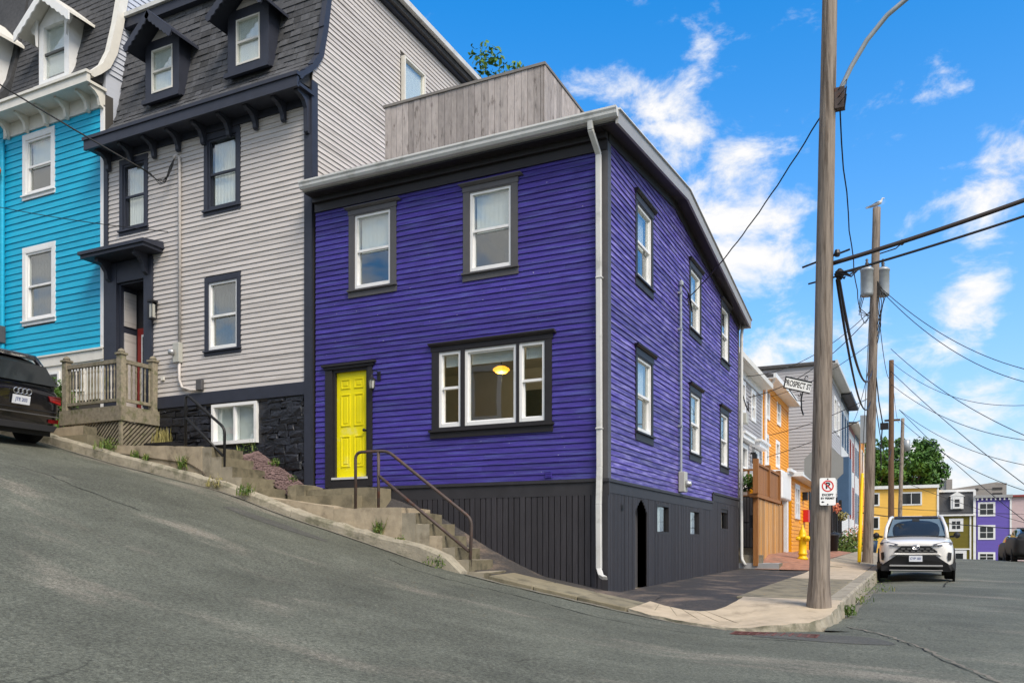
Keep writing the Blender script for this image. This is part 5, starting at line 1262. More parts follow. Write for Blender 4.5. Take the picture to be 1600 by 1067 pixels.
# passage between the purple house and the fence: steps, iron gate
ps = thing('passage_steps', 'low concrete steps at the iron gate beside the purple house', 'steps', (.5, 11.5, .1))
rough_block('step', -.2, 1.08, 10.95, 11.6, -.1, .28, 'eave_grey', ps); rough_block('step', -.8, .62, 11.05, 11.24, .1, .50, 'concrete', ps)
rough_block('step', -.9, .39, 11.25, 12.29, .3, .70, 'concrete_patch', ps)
MB().box(-1.6, .36, 12.3, 12.4, .2, 2.2).build('back_wall', 'softgrey', ps)
ig = thing('iron_gate', 'black arched iron gate between the purple house and cedar fence', 'gate', (.1, 11.6, .76))
mb = MB(); xm = .22; xh = .21; gy = 11.2
arch = [(xm-xh, gy, .70)] + [(xm - xh*math.cos(a), gy, 2.15 + .22*math.sin(a)) for a in lin(0, math.pi, 10)] + [(xm+xh, gy, .70), (xm-xh, gy, .72)]
mb.tube(arch, .022, 6); mb.tube([(xm-xh, gy, 2.12), (xm+xh, gy, 2.12)], .016, 6); mb.tube([(xm-xh, gy, 1.4), (xm+xh, gy, 1.4)], .016, 6); mb.build('frame', 'rail_black', ig)
for k in range(4):
    x = xm - xh + (k+1)*2*xh/5; MB().tube([(x, gy, .72), (x, gy, 2.12)], .009, 6).build('bar', 'rail_black', ig)
MB().box(.28, .46, 11.0, 11.1, 1.25, 1.60).build('letter_box', 'bin_black', ig)
mb = MB(); leaf_clump(mb, (.1, 11.9, 2.55), .32, 220, .06); tag(mb.build('vine', 'leaf'), 'green vine spilling over the iron gate', 'plant')
# cedar fence with the deck screen above it
cf = thing('cedar_fence', 'new cedar plank fence, orange and tan boards, beside the iron gate', 'fence', (.5, 13.3, .4))
y = 11.05
MB().box(.40, .46, 11.05, 15.65, .6, .7).box(.40, .46, 11.05, 15.65, 1.7, 1.8).build('rail', 'cedar_dark', cf)
while y < 15.6:
    y1 = y + random.uniform(.2, .32); zt = 2.06 + random.uniform(-.02, .01)
    MB().box(.46, .50 + random.uniform(-.004, .008), y, min(y1, 15.68)-.012, .36, zt).build('plank', 'cedar', cf); y = y1
MB().box(.40, .53, 10.92, 11.03, .2, 3.05).box(.40, .53, 15.68, 15.8, .2, 2.1).build('post', 'cedar_dark', cf)
ds = thing('deck_screen', 'brown stained deck screen with balusters above the cedar fence', 'railing', (.3, 12.8, 2.1))
MB().box(.34, .56, 10.72, 15.0, 2.08, 2.18).build('deck_edge', 'cedar_dark', ds)
for y in (10.72, 12.75, 14.78): MB().box(.44, .58, y-.07, y+.07, 2.181, 3.12).build('post', 'cedar_dark', ds)
for ya, yb in ((10.80, 12.67), (12.83, 14.70)):
    MB().box(.46, .56, ya, yb, 2.96, 3.02).build('top_rail', 'cedar_dark', ds)
    yv = ya
    while yv < yb - .02: y1 = min(yv + .2, yb); MB().box(.49, .52, yv, y1-.01, 2.20, 2.955).build('board', 'cedar_dark', ds); yv = y1
MB().box(-.78, .43, 12.82, 12.9, 2.98, 3.04).build('rail', 'cedar_dark', ds); MB().box(-.78, .43, 12.82, 12.9, 2.2, 2.26).build('rail', 'cedar_dark', ds)
for k in range(6): MB().box(-.70+k*.2, -.64+k*.2, 12.84, 12.88, 2.262, 2.978).build('baluster', 'cedar_dark', ds)

# brick paved verge, hydrant, bin, black porch, greenery
mb = MB(); X_ = lin(.45, 1.94, 8); Y_ = lin(10.9, 26, 40)
mb.v = [(x, y, side_z(x, y) + .006) for y in Y_ for x in X_]; mb.f = [(j*9+i, j*9+i+1, (j+1)*9+i+1, (j+1)*9+i) for j in range(40) for i in range(8)]
struct('brick_verge', mb, 'brickpave', True)
hy = thing('fire_hydrant', 'yellow fire hydrant on the brick verge beside the wooden pole', 'hydrant', (1.45, 13.0, .36))
hz_ = .345
MB().lathe([(.15, 0), (.15, .06), (.115, .08), (.105, .14), (.13, .15), (.13, .19), (.11, .21), (.11, .62), (.13, .64), (.13, .69), (.11, .71), (.105, .77), (.08, .85), (.045, .89), (.045, .93), (.024, .94), (.024, 1.02), (.005, 1.03)], (1.45, 13.0, hz_), 18).build('barrel', 'hydrant', hy, True)
for ax, r, l in (((.75, -.66, 0), .085, .22), ((-.66, -.75, 0), .06, .2), ((.66, .75, 0), .06, .2)):
    MB().lathe([(r*.8, .08), (r*.8, l-.07), (r, l-.06), (r, l), (r*.4, l+.005), (r*.4, l+.035), (.005, l+.04)], (1.45, 13.0, hz_+.62), 12, ax).build('outlet', 'hydrant', hy, True)
bn = thing('garbage_bin', 'round black bin beneath the black porch rail', 'bin', (1.25, 24, .6))
z0 = side_z(1.3, 25)
mb = MB(); mb.lathe([(.24, 0), (.28, .62), (.31, .63), (.31, .67), (.27, .68), (.22, .74), (.02, .76)], (1.35, 23.2, z0), 16); mb.build('barrel', 'bin_black', bn, True)
MB().tube([(1.2, 23.2, z0+.75), (1.25, 23.2, z0+.82), (1.45, 23.2, z0+.82), (1.5, 23.2, z0+.75)], .015, 6).build('lid_handle', 'rail_black', bn)
bp_ = thing('black_porch', 'black wooden porch with railing and hanging flowers in front of the pale grey house', 'porch', (.9, 27, .6))
z0 = side_z(.9, 27)
MB().box(-.2, 1.25, 24.6, 29.5, z0+.55, z0+.75).build('deck', 'bin_black', bp_)
for x, y in ((1.2, 24.65), (1.2, 27), (1.2, 29.4)): MB().box(x-.07, x+.07, y-.07, y+.07, z0-.2, z0+2.3).build('post', 'bin_black', bp_)
MB().box(1.15, 1.25, 24.72, 29.33, z0+1.62, z0+1.70).box(-.2, 1.13, 24.6, 24.7, z0+1.62, z0+1.70).build('rail', 'bin_black', bp_)
for k in range(14): MB().box(1.18, 1.22, 24.85+k*.33, 24.89+k*.33, z0+.75, z0+1.62).build('baluster', 'bin_black', bp_)
for k in range(5): MB().box(-.05+k*.24, -.01+k*.24, 24.63, 24.67, z0+.75, z0+1.62).build('baluster', 'bin_black', bp_)
mb = MB()
for k in range(6): mb.box(-.15, 1.22, 24.62, 24.66, z0+1.75+k*.09, z0+1.78+k*.09)
for k in range(9): mb.box(-.12+k*.16, -.09+k*.16, 24.625, 24.655, z0+1.7, z0+2.3)
mb.build('lattice_screen', 'bin_black', bp_)
for i, (x, y, z, r, n, m, nm, lb) in enumerate([(1.3, 25.2, z0+1.75, .28, 160, 'flower', 'flower_basket', 'orange flowers on the black porch rail'), (1.35, 28.2, z0+1.5, .3, 160, 'drygrass', 'flower_basket', 'trailing yellowed plant at the far end of the black porch'),
        (1.6, 27.0, z0+.25, .55, 420, 'weed', 'garden_plants', 'bright green garden plants beside the black porch'), (1.7, 31.0, z0+.35, .9, 700, 'weed', 'garden_plants', 'tall green and yellow plants past the black porch'),
        (1.5, 36, z0+.5, .9, 500, 'flower', 'flower_bush', 'pinkish flowering bush along the row houses'), (1.5, 17.0, .62, .3, 120, 'weed', 'garden_plants', 'green weeds at the foot of the orange wall')]):
    mb = MB(); leaf_clump(mb, (x, y, z), r, n, .07, .8); o = tag(mb.build(nm, m), lb, 'plant')
    if nm == 'garden_plants': o['kind'] = 'stuff'
mb = MB()
for k in range(2600):
    x, y = random.uniform(1.0, 1.93), random.uniform(26, 40); grass_clump(mb, x, y, side_z(x, y), 1, .14, .02, .8, .014)
o = mb.build('lawn_grass', 'weed'); o['kind'] = 'stuff'; o['label'] = 'green grass verge along the pavement'; o['category'] = 'grass'
pt = thing('planter_pot', 'dark blue planter with orange cloth beyond the second pole', 'planter', (2.6, 38, .2))
z0 = side_z(2.6, 34)
MB().lathe([(.26, 0), (.34, .6), (.30, .6), (.28, .5)], (2.35, 33, z0), 14).build('pot', 'bin_blue', pt, True)
mb = MB(); leaf_clump(mb, (2.4, 33, z0+.75), .3, 120, .08); mb.build('plant', 'weed', pt)
tag(MB().lathe([(.10, 0), (.17, .3), (.13, .9), (.05, 1.25), (.01, 1.35)], (2.15, 35.5, side_z(2.2, 35.5)+.4), 10).build('folded_parasol', 'orange_cloth', None, True), 'folded orange parasol seen between the second pole and the white car', 'parasol')

# ------------------------------------------------------------------ houses closing the end of the street
def end_house(name, label, x0, x1, zt, wm, Y=92., depth=7):
    h = thing(name, label, 'house', ((x0+x1)/2, Y+3, -1.4)); w = MB().box(x0, x1, Y, Y+depth, -2.5, zt).build('wall', wm, h)
    return h, w, FA(Y)
def far_win(h, F, a0, a1, z0, z1, nx=2, nz=2, trim=.12, m='white'):
    f = MB(); f.fb(F, a0, a1, .0, .06, z0, z1); w = f.build('window', m, h)
    pw_, ph_ = (a1-a0-2*trim)/nx, (z1-z0-2*trim)/nz
    for i in range(nx):
        for j in range(nz): MB().fb(F, a0+trim+i*pw_+.04, a0+trim+(i+1)*pw_-.04, .06, .075, z0+trim+j*ph_+.04, z0+trim+(j+1)*ph_-.04).build('pane', 'car_glass', w)
h, w, F = end_house('yellow_row_house', 'long pale yellow two storey house behind the white car', -6.5, 6.59, 7.3, 'yellow_house')
clapboards(w, F, -6.5, 6.4, -.5, 7.2, .16, [], 'yellow_house', join=True, thick=.02)
MB().fb(F, -6.6, 6.62, .0, .35, 7.25, 7.6).build('cornice', 'white', h); MB().fb(F, 6.4, 6.6, .0, .08, -1, 7.25).build('corner_board', 'white', h)
for z0 in (4.6+.75, 2.0+.65):
    for a0 in (2.75, -1.6): far_win(h, F, a0, a0+2.15, z0, z0+1.5, 2, 1)
h, w, F = end_house('olive_mansard_house', 'small olive house with dark mansard roof and white dormer at the street end', 6.63, 10.1, 4.2, 'olive')
clapboards(w, F, 6.65, 10.0, .2, 4.1, .14, [], 'olive', join=True, thick=.02)
MB().prism([(6.6, 91.9, 4.2), (6.6, 92.5, 6.75), (6.6, 98, 6.75), (6.6, 98, 4.2)], (3.5, 0, 0)).build('mansard_roof', 'shingle', h)
MB().fb(F, 6.6, 10.12, .0, .25, 4.08, 4.25).build('cornice', 'white', h); MB().fb(F, 6.6, 10.12, -.7, -.3, 6.75, 7.0).build('roof_edge', 'white', h)
d = MB().box(7.75, 9.0, 91.8, 93, 4.85, 6.3).prism([(7.6, 91.75, 6.25), (9.15, 91.75, 6.25), (8.37, 91.75, 6.75)], (0, 1.2, 0)).build('dormer', 'white', h); far_win(h, FA(91.79), 7.95, 8.8, 4.9, 6.1, 1, 2, .15)
far_win(h, F, 7.6, 8.98, 2.36, 3.79, 2, 2, .25); MB().fb(F, 9.6, 9.75, .0, .1, -1, 4.1).build('downspout', 'white', h); MB().fb(F, 6.63, 9.6, .0, .12, .35, .5).build('base_band', 'white', h)
far_win(h, F, 7.9, 9.3, -1, .3, 1, 1, .3); MB().fb(F, 9.95, 10.2, .0, .1, -1.5, 6.9).build('corner_board', 'white', h)
h, w, F = end_house('violet_house', 'violet house with white double windows at the street end', 10.25, 13.55, 6.1, 'violet_house')
clapboards(w, F, 10.3, 13.4, -1, 5.9, .14, [], 'violet_house', join=True, thick=.02)
MB().fb(F, 10.1, 13.65, .0, .35, 6.0, 6.3).build('cornice', 'eave_grey', h); MB().fb(F, 13.4, 13.58, .0, .08, -1.5, 6.0).build('corner_board', 'white', h)
for k in range(8): MB().fb(F, 10.3+k*.42, 10.45+k*.42, .05, .25, 5.75, 6.0).build('bracket', 'white', h)
for z0, z1 in ((4.0, 5.55), (1.45, 3.05), (-.9, .1)): far_win(h, F, 10.4, 12.05, z0, z1, 2, 2, .16)
h, w, F = end_house('pink_house', 'dusty pink house at the right end of the street', 13.6, 20, 6.1, 'pink_house')
clapboards(w, F, 13.6, 20, -1, 6, .14, [], 'pink_house', join=True, thick=.02); MB().fb(F, 13.55, 20, 0, .3, 6.05, 6.25).build('cornice', 'redtrim', h)
far_win(h, F, 16, 17.6, 3.5, 5.2)
fb_ = thing('concrete_block_building', 'long grey concrete building rising behind the olive house', 'building', (15, 204, 0))
MB().prism([(11.4, 200, -3), (22, 200, -3), (22, 200, 14.4), (20.2, 200, 14.9), (11.4, 200, 13.6)], (0, 20, 0)).build('wall', 'far_concrete', fb_)
MB().box(8.7, 11.35, 199, 206, -3, 15.6).build('tower', 'eave_grey', fb_); MB().box(10.2, 11.4, 198.6, 199, 13, 15.7).build('tower_face', 'far_concrete', fb_)
for x0, x1, z0, z1 in ((19.3, 21.2, 13.2, 13.7), (19.3, 21.2, 11.9, 12.5), (16, 16.6, 13.1, 13.6), (12, 13.8, 12.9, 13.2), (14.2, 15.6, 13.0, 13.3)): MB().box(x0, x1, 199.9, 199.99, z0, z1).build('window', 'far_dark', fb_)
MB().box(20, 22.05, 199.95, 220, 14.35, 14.6).box(11.4, 20, 199.93, 200, 13.4, 13.55).build('parapet', 'far_concrete', fb_)

# ------------------------------------------------------------------ houses across the hill street (they show as reflections)
def opp_house(name, label, x0, x1, zg, zt, wm):
    h = thing(name, label, 'house', ((x0+x1)/2, -14, zg)); F = FC(-10.6)
    w = MB().box(x0, x1, -17, -10.6, zg-3, zt).build('wall', wm, h); MB().box(x0-.1, x1+.1, -17, -10.3, zt, zt+.3).build('roof', 'roofing', h)
    clapboards(w, F, x0+.1, x1-.1, zg, zt, .12, [], wm, join=True)
    n = int((x1-x0)/2.2)
    for i in range(n):
        a = x0 + (i+.5)*(x1-x0)/n
        for z in (zg+1.1, zg+3.9):
            o = MB().fb(F, a-.55, a+.55, .0, .05, z-.1, z+1.6).build('window', 'white', h); MB().fb(F, a-.4, a+.4, .05, .055, z+.05, z+1.45).build('glass_pane', 'car_glass', o)
opp_house('olive_facing_house', 'olive house across the hill street, mirrored in the big front window', -9.2, -3.4, .9, 6.6, 'olive')
opp_house('tan_facing_house', 'tan house across the hill street, next uphill from the olive one', -15.5, -9.25, 2.4, 8.2, 'cream_white')

# ------------------------------------------------------------------ utility poles
def pole(label, base, top, r0, r1, m='pole_wood', cat='utility pole'):
    t = thing('utility_pole', label, cat, base, 'wooden utility poles along the cross street')
    n = 24; pts = [Vector(base).lerp(Vector(top), k/n) for k in range(n+1)]
    mb = MB(); seg = 18
    for k, p in enumerate(pts):
        r = r0 + (r1-r0)*(k/n)**.8 + (.03 if k == 0 else 0)
        for j in range(seg):
            w = 2*math.pi*j/seg; q = r*(1 + .025*math.sin(3*w+k*.4) + random.uniform(-.012, .012)); mb.v.append((p.x+q*math.cos(w), p.y+q*math.sin(w), p.z))
    for k in range(n):
        for j in range(seg): mb.f.append((k*seg+j, k*seg+(j+1) % seg, (k+1)*seg+(j+1) % seg, (k+1)*seg+j))
    mb.f.append(tuple(n*seg+j for j in range(seg)))
    mb.build('shaft', m, t, True); return t
P1 = (3.25, -.48, -.14); P1T = (3.42, -.40, 10.5)
def at1(z): f = (z-P1[2])/(P1T[2]-P1[2]); return Vector(P1).lerp(Vector(P1T), f)
p1 = pole('thick grey wooden utility pole at the corner, carrying the lamp arm', P1, P1T, .142, .09)
q = at1(6.95); 
arm = [(q.x+.12, q.y, 6.85), (q.x+.16, q.y-.01, 6.98), (q.x+.30, q.y-.03, 7.25), (q.x+.50, q.y-.05, 7.55), (q.x+.75, q.y-.08, 7.80), (q.x+1.0, q.y-.1, 7.95), (q.x+1.3, q.y-.12, 8.04), (q.x+1.6, q.y-.14, 8.06)]
lamp_arm = MB().tube(arm, .032, 10).build('lamp_arm', 'galv', p1, True)
MB().box(q.x+1.5, q.x+2.05, q.y-.26, q.y-.04, 8.0, 8.12).build('lamp_head', 'galv', lamp_arm)
MB().box(q.x+.09, q.x+.22, q.y-.06, q.y+.06, 6.72, 7.0).build('arm_bracket', 'rail_rust', p1)
mb = MB()
for k in range(3): mb.tube([(q.x+.12, q.y-.05, 6.95-.1*k), (q.x+.25, q.y-.12, 7.05-.1*k), (q.x+.22, q.y-.1, 6.75-.05*k)], .006, 5)
mb.build('bracket_leads', 'wire', p1)
q = at1(4.75); mb = MB(); mb.tube([(q.x-.3, q.y, 4.62), (q.x+.32, q.y, 4.78)], .014, 6).lathe([(.03, 0), (.045, .04), (.03, .09)], (q.x+.16, q.y-.02, 4.7), 8)
mb.tube([(q.x-.22, q.y, 4.38), (q.x+.2, q.y, 4.44)], .012, 6); mb.build('cable_bolts', 'steel_dark', p1)
mb = MB()
for k in range(7): mb.tube([(q.x+.14, q.y-.05, 4.48), (q.x+.2+.03*k, q.y-.06-.02*k, 4.42-.03*(k % 3)), (q.x+.16+.05*k, q.y-.05, 4.36+.02*k)], .012, 5)
mb.lathe([(.03, 0), (.06, .05), (.05, .12), (.02, .15)], (q.x+.19, q.y-.02, 4.38), 8); mb.build('cable_splice', 'wire', p1)
q = at1(4.5); mb = MB()
P2 = (3.0, 16.9, .05); P2T = (3.28, 16.9, 11.7)
def at2(z): f = (z-P2[2])/(P2T[2]-P2[2]); return Vector(P2).lerp(Vector(P2T), f)
p2 = pole('second grey wooden utility pole, with transformers and a gull on top', P2, P2T, .165, .12)
for s, nm in ((-1, 'transformer'), (1, 'transformer')):
    c = at2(9.45); c = (c.x + s*.235, c.y + s*.12, 8.85)
    tr = MB().lathe([(.05, -.03), (.185, 0), (.195, .08), (.195, .80), (.21, .81), (.21, .86), (.14, .92), (.03, .94)], c, 18).build(nm, 'galv', p2, True)
    MB().lathe([(.03, 0), (.06, .05), (.04, .1), (.06, .15), (.03, .2), (.05, .26), (.02, .3)], (c[0], c[1], c[2]+.91), 10).build('bushing', 'trim_grey', tr, True)
c = at2(9.7); MB().box(c.x-.3, c.x+.3, c.y-.04, c.y+.04, 9.15, 9.22).build('crossarm', 'galv', p2)
c = at2(10.1); MB().tube([(c.x+.1, c.y, 10.2), (c.x+.6, c.y, 10.3), (c.x+.75, c.y, 10.42)], .02, 6).lathe([(.03, 0), (.06, .03), (.06, .14), (.03, .18)], (c.x+.78, c.y, 10.38), 8).build('cutout', 'steel_dark', p2)
c = at2(4.6); MB().box(c.x-.32, c.x-.14, c.y-.1, c.y+.1, 4.1, 5.0).build('control_box', 'galv', p2)
mb = MB(); c = at2(8.6)
for k in range(4): mb.tube([(c.x+.1, c.y-.1, 9.3), (c.x+.35-.06*k, c.y-.16, 8.8-.12*k), (c.x+.2, c.y-.15, 8.3-.15*k), (c.x+.1, c.y-.1, 7.9-.2*k)], .014, 5)
for k in range(3): mb.tube([(c.x-.1, c.y-.1, 9.3), (c.x-.4+.06*k, c.y-.16, 8.9), (c.x-.45, c.y-.16, 8.5-.12*k), (c.x-.15, c.y-.12, 8.2)], .014, 5)
mb.build('jumper_leads', 'wire', p2)
mb = MB(); c = at2(4.5)
mb.tube([(c.x+.16, c.y-.05, 6.2), (c.x+.24, c.y-.08, 5.4), (c.x+.35, c.y-.08, 4.7), (c.x+.3, c.y-.08, 4.0), (c.x+.3, c.y-.08, 3.2)], .022, 6).box(c.x+.28, c.x+.52, c.y-.2, c.y, 4.5, 4.7); mb.build('drop_leads', 'wire', p2)
P3 = (3.0, 43.5, -.4); P4 = (3.0, 66, -1)
p3 = pole('third pole, dark brown, beyond the white car', P3, (3.0, 44.5, 12.3), .19, .14, 'pole_brown')
p4 = pole('farthest slim grey pole in the row', P4, (3.3, 68, 11.9), .19, .14)
MB().lathe([(.05, -.03), (.3, 0), (.3, .9), (.1, 1.0)], (3.6, 67.8, 9.0), 14).build('transformer', 'galv', p4, True)
MB().box(2.6, 3.5, 44.4, 44.5, 8.5, 8.62).build('crossarm', 'pole_brown', p3)
# gull
gl_ = thing('gull', 'grey and white gull perched on the second pole', 'gull', P2T)
def gull():
    me = bpy.data.meshes.new('gull_body'); t = Vector(P2T)
    pts = [((-.52, .02, .06), .02), ((-.30, .01, .12), .055), ((-.12, 0, .17), .105), ((.08, 0, .21), .11), ((.20, 0, .29), .07), ((.245, 0, .40), .05), ((.27, 0, .45), .052), ((.35, 0, .445), .016), ((.40, 0, .435), .008)]
    me.from_pydata([tuple(t + Vector(p)*.62) for p, r in pts], [(i, i+1) for i in range(len(pts)-1)], [])
    o = bpy.data.objects.new('body', me); col.objects.link(o); o.parent = gl_; o.matrix_parent_inverse = Matrix.Translation(-t); me.materials.append(MATS['gull_white'])
    sk = o.modifiers.new('skin', 'SKIN')
    for v, (p, r) in zip(me.skin_vertices[0].data, pts): v.radius = (r*.62, r*.62)
    me.skin_vertices[0].data[3].use_root = True
    o.modifiers.new('sub', 'SUBSURF').levels = 2; o.modifiers['sub'].render_levels = 2; sk.use_smooth_shade = True
    for s in (-1, 1):
        MB().prism([tuple(t + Vector(p)*.62) for p in ((.14, s*.10, .28), (.0, s*.125, .27), (-.25, s*.09, .17), (-.58, s*.03, .10), (-.40, s*.07, .08), (-.1, s*.115, .12), (.1, s*.11, .17))], (0, s*.008, 0)).build('wing', 'gull_grey', gl_)
        MB().tube([tuple(t + Vector((.012, s*.025, .08))), tuple(t + Vector((.018, s*.025, 0)))], .006, 6).build('leg', 'flower', gl_)
gull()
# guy wire with yellow guard
gw_ = thing('guy_guard', 'yellow plastic guy wire guard leaning on the second pole', 'guard', (2.62, 14.9, .1))
MB().tube([(2.86, 15.0, .02), (2.93, 15.6, 3.6), (3.1, 16.7, 8.8)], .012, 6).build('guy_wire', 'wire', gw_)
MB().tube([(2.865, 15.0, .25), (2.90, 15.33, 2.25)], .055, 10).build('guard_tube', 'yellow_plastic', gw_); MB().tube([(2.895, 15.28, 2.0), (2.925, 15.5, 3.0)], .045, 10).build('guard_tube', 'yellow_plastic', gw_)

# ------------------------------------------------------------------ overhead wires
def wire(label, a, b, sag, r=.012, m='wire', n=26, twist=0):
    a, b = Vector(a), Vector(b); pts = []
    for k in range(n+1):
        t = k/n; p = a.lerp(b, t); p.z -= sag*4*t*(1-t)
        if twist: p += Vector((math.cos(k*1.9), math.sin(k*1.9), 0))*twist
        pts.append(p)
    return tag(MB().tube(pts, r, 6).build('overhead_wire', m, None, True), label, 'wire', 'overhead wires')
q = at1(4.75)
CR = math.cos(math.atan2(.436, .9)), math.sin(math.atan2(.436, .9))
def pix(u, v, t):
    x = (u-800)/1309; z = (853-v)/1309; return Vector((4.48 + t*(x*CR[0]-CR[1]), -12.72 + t*(x*CR[1]+CR[0]), .74 + t*z))
wire('thick brown cable running from the corner pole to the upper right', (q.x+.10, q.y, 4.62), pix(2150, 92, 9.5), .12, .030, 'brown_cable', 40)
wire('black cable just under the thick brown one, right of the corner pole', (q.x+.12, q.y, 4.46), pix(2150, 135, 9.5), .10, .017, 'wire', 40)
wire('service wire from the corner pole down to the purple house mast', at1(6.82), (.14, 4.55, 5.86), .22, .011, twist=.006)
a2 = at2(6.3); wire('left of two thick cables sagging from the corner pole to the second pole', (q.x+.15, q.y+.05, 4.4), (a2.x-.05, a2.y-.17, 5.4), .85, .020)
wire('right of two thick cables sagging from the corner pole to the second pole', (q.x+.17, q.y+.05, 4.42), (a2.x, a2.y-.17, 6.4), .8, .025, 'brown_cable')
wire('thin twisted wire from the lamp bracket to the second pole', at1(6.7) + Vector((.15, 0, 0)), at2(8.3) + Vector((-.15, -.1, 0)), 1.3, .010, twist=.012)
wire('upper service drop from the second pole to the soft grey house', at2(8.5), (-.55, 15.1, 6.25), .5, .012)
wire('lower service drop from the second pole to the soft grey house', at2(8.35), (-.5, 15.3, 5.6), .5, .014)
wire('wire crossing the orange house high up', at2(7.4), (-2.5, 24, 7.0), .5, .010)
wire('wire crossing the orange house halfway', at2(5.6), (-2.5, 23, 5.2), .3, .012)
wire('lowest wire crossing the orange house', at2(5.0), (-2.5, 22, 4.0), .2, .012)
wire('wire from the second pole to the bracketed house eave', at2(7.2), (.9, 41, 8.0), .5, .012)
R_ = lambda u, v, t: pix(u, v, t)
for lb, a, b, sg, r in [
        ('upper wire of the pair from the transformers to the right', at2(9.3), R_(1750, 590, 22), .9, .012), ('lower wire of the pair from the transformers to the right', at2(9.25), R_(1750, 605, 22), 1.1, .012),
        ('topmost wire fanning right from the third pole', R_(1392, 565, 52), R_(1760, 600, 30), 1.6, .014), ('steep wire fanning right from the third pole', R_(1392, 545, 52), R_(1760, 735, 30), .9, .018),
        ('steepest wire from the third pole down to the right', R_(1392, 580, 52), R_(1760, 870, 30), .4, .018), ('wire from the third pole passing low over the right side', R_(1392, 600, 52), R_(1760, 690, 30), 1.2, .016),
        ('highest wire from the farthest pole to the right', R_(1405, 640, 73), R_(1760, 740, 40), 1.4, .02), ('middle wire from the farthest pole to the right', R_(1405, 655, 73), R_(1760, 800, 40), 1.4, .022),
        ('lower wire from the farthest pole to the right', R_(1405, 640, 73), R_(1760, 930, 40), .6, .022), ('wire across the olive house roof to the violet house', R_(1405, 750, 73), R_(1700, 840, 70), .4, .022),
        ('black wire across the yellow house above the white car roof', R_(1340, 800, 40), R_(1760, 828, 45), .3, .024), ('thin wire across the yellow house upper windows', R_(1340, 790, 60), R_(1760, 805, 70), .2, .018),
        ('thin wire between the third and farthest poles', R_(1393, 570, 52), R_(1405, 660, 73), 1, .014), ('wire from the second pole to the third pole', at2(9.6), R_(1393, 585, 52), 1.4, .014), ('low wire from the second pole to the third pole', at2(6.3), R_(1393, 700, 52), 1.6, .016),
        ('wire from the grey house mast up across the turquoise house', (-10.0, -.28, 8.55), (-16.5, -6.2, 13.6), .2, .016),
        ('pale thin wire crossing low in front of the grey house', (-9.4, -.3, 7.2), (-16, -1.2, 8.9), .1, .008)]:
    wire(lb, a, b, sg, r)

# ------------------------------------------------------------------ signs
ns = thing('parking_sign', 'white no parking except by permit sign nailed to the corner pole', 'sign', (3.28, -.68, 1.3))
n_ = Vector((.30, -.954, 0)); ex_ = Vector((.954, .30, 0)); c0 = at1(1.48) + n_*.19 + ex_*.05
def on_sign(x, z, d=0): return tuple(c0 + ex_*x + Vector((0, 0, z)) + n_*d)
def rrect(hw, hh, r, k=4):
    out = []
    for cx_, cz_, a0 in ((hw-r, hh-r, 0), (-hw+r, hh-r, 90), (-hw+r, -hh+r, 180), (hw-r, -hh+r, 270)):
        for i in range(k+1): a = R(a0 + 90*i/k); out.append((cx_+r*math.cos(a), cz_+r*math.sin(a)))
    return out
MB().prism([on_sign(x, z) for x, z in rrect(.105, .185, .02)], tuple(-n_*.004)).build('plate', 'sign_white', ns)
mb = MB(); ro, ri = .078, .062
for k in range(32):
    a, b = 2*math.pi*k/32, 2*math.pi*(k+1)/32
    mb.prism([on_sign(ri*math.cos(a), .075+ri*math.sin(a), .002), on_sign(ro*math.cos(a), .075+ro*math.sin(a), .002), on_sign(ro*math.cos(b), .075+ro*math.sin(b), .002), on_sign(ri*math.cos(b), .075+ri*math.sin(b), .002)], tuple(n_*.001))
mb.prism([on_sign(x, z, .0035) for x, z in ((-.053, .118), (-.043, .128), (.053, .032), (.043, .022))], tuple(n_*.001))
mb.build('prohibition_ring', 'sign_red', ns)
bs_ = lambda x, z, d=.002: basis(on_sign(x, z, d), ex_, (0, 0, 1))
text_obj('P', .115, 'sign_black', ns, bs_(0, .077), bold=.004); text_obj('EXCEPT', .042, 'sign_black', ns, bs_(0, -.045), bold=.001); text_obj('BY PERMIT', .038, 'sign_black', ns, bs_(0, -.092), bold=.001)
MB().prism([on_sign(x, z, .002) for x, z in ((-.085, -.14), (-.065, -.125), (-.065, -.133), (-.045, -.133), (-.045, -.147), (-.065, -.147), (-.065, -.155))], tuple(n_*.001)).build('arrow', 'sign_black', ns)
mb = MB()
for z in (.17, -.17): MB().lathe([(.009, 0), (.009, .004)], on_sign(0, z, .001), 8, tuple(n_)).build('screw', 'steel_dark', ns)
ss = thing('stop_sign', 'back of a grey octagonal stop sign behind the corner pole', 'sign', (3.02, 2.7, -.03))
c1 = pix(1287, 728, 14.5); vd = (c1 - Vector((4.48, -12.72, c1.z))).normalized(); sx_ = Vector((vd.y, -vd.x, 0)); sx_ = (sx_ + Vector((-.1, .25, 0))*.4).normalized(); sn = Vector((sx_.y, -sx_.x, 0))
rr = .345
MB().prism([tuple(c1 + sx_*rr*math.cos(R(22.5+45*k)) + Vector((0, 0, rr*math.sin(R(22.5+45*k))))) for k in range(8)], tuple(-sn*.004)).build('plate', 'sign_back', ss)
MB().tube([(c1.x, c1.y-.03, -.05), (c1.x, c1.y-.03, 3.85)], .03, 8).build('post', 'galv', ss)
sg = thing('street_name_sign', 'white street name plate reading PROSPECT ST on a scrolled black bracket', 'sign', tuple(pix(1250, 600, 14.4)))
ca, cb = pix(1226.5, 597, 14.35), pix(1267, 606, 14.45); ex2 = (cb - ca); Ln = ex2.length; ex2.normalize(); nn_ = Vector((-vd.x, -vd.y, 0)); ez2 = nn_.cross(ex2).normalized()
if ez2.z < 0: ez2 = -ez2
def os_(x, z, d=0): return tuple(ca + ex2*x + ez2*z + nn_*d)
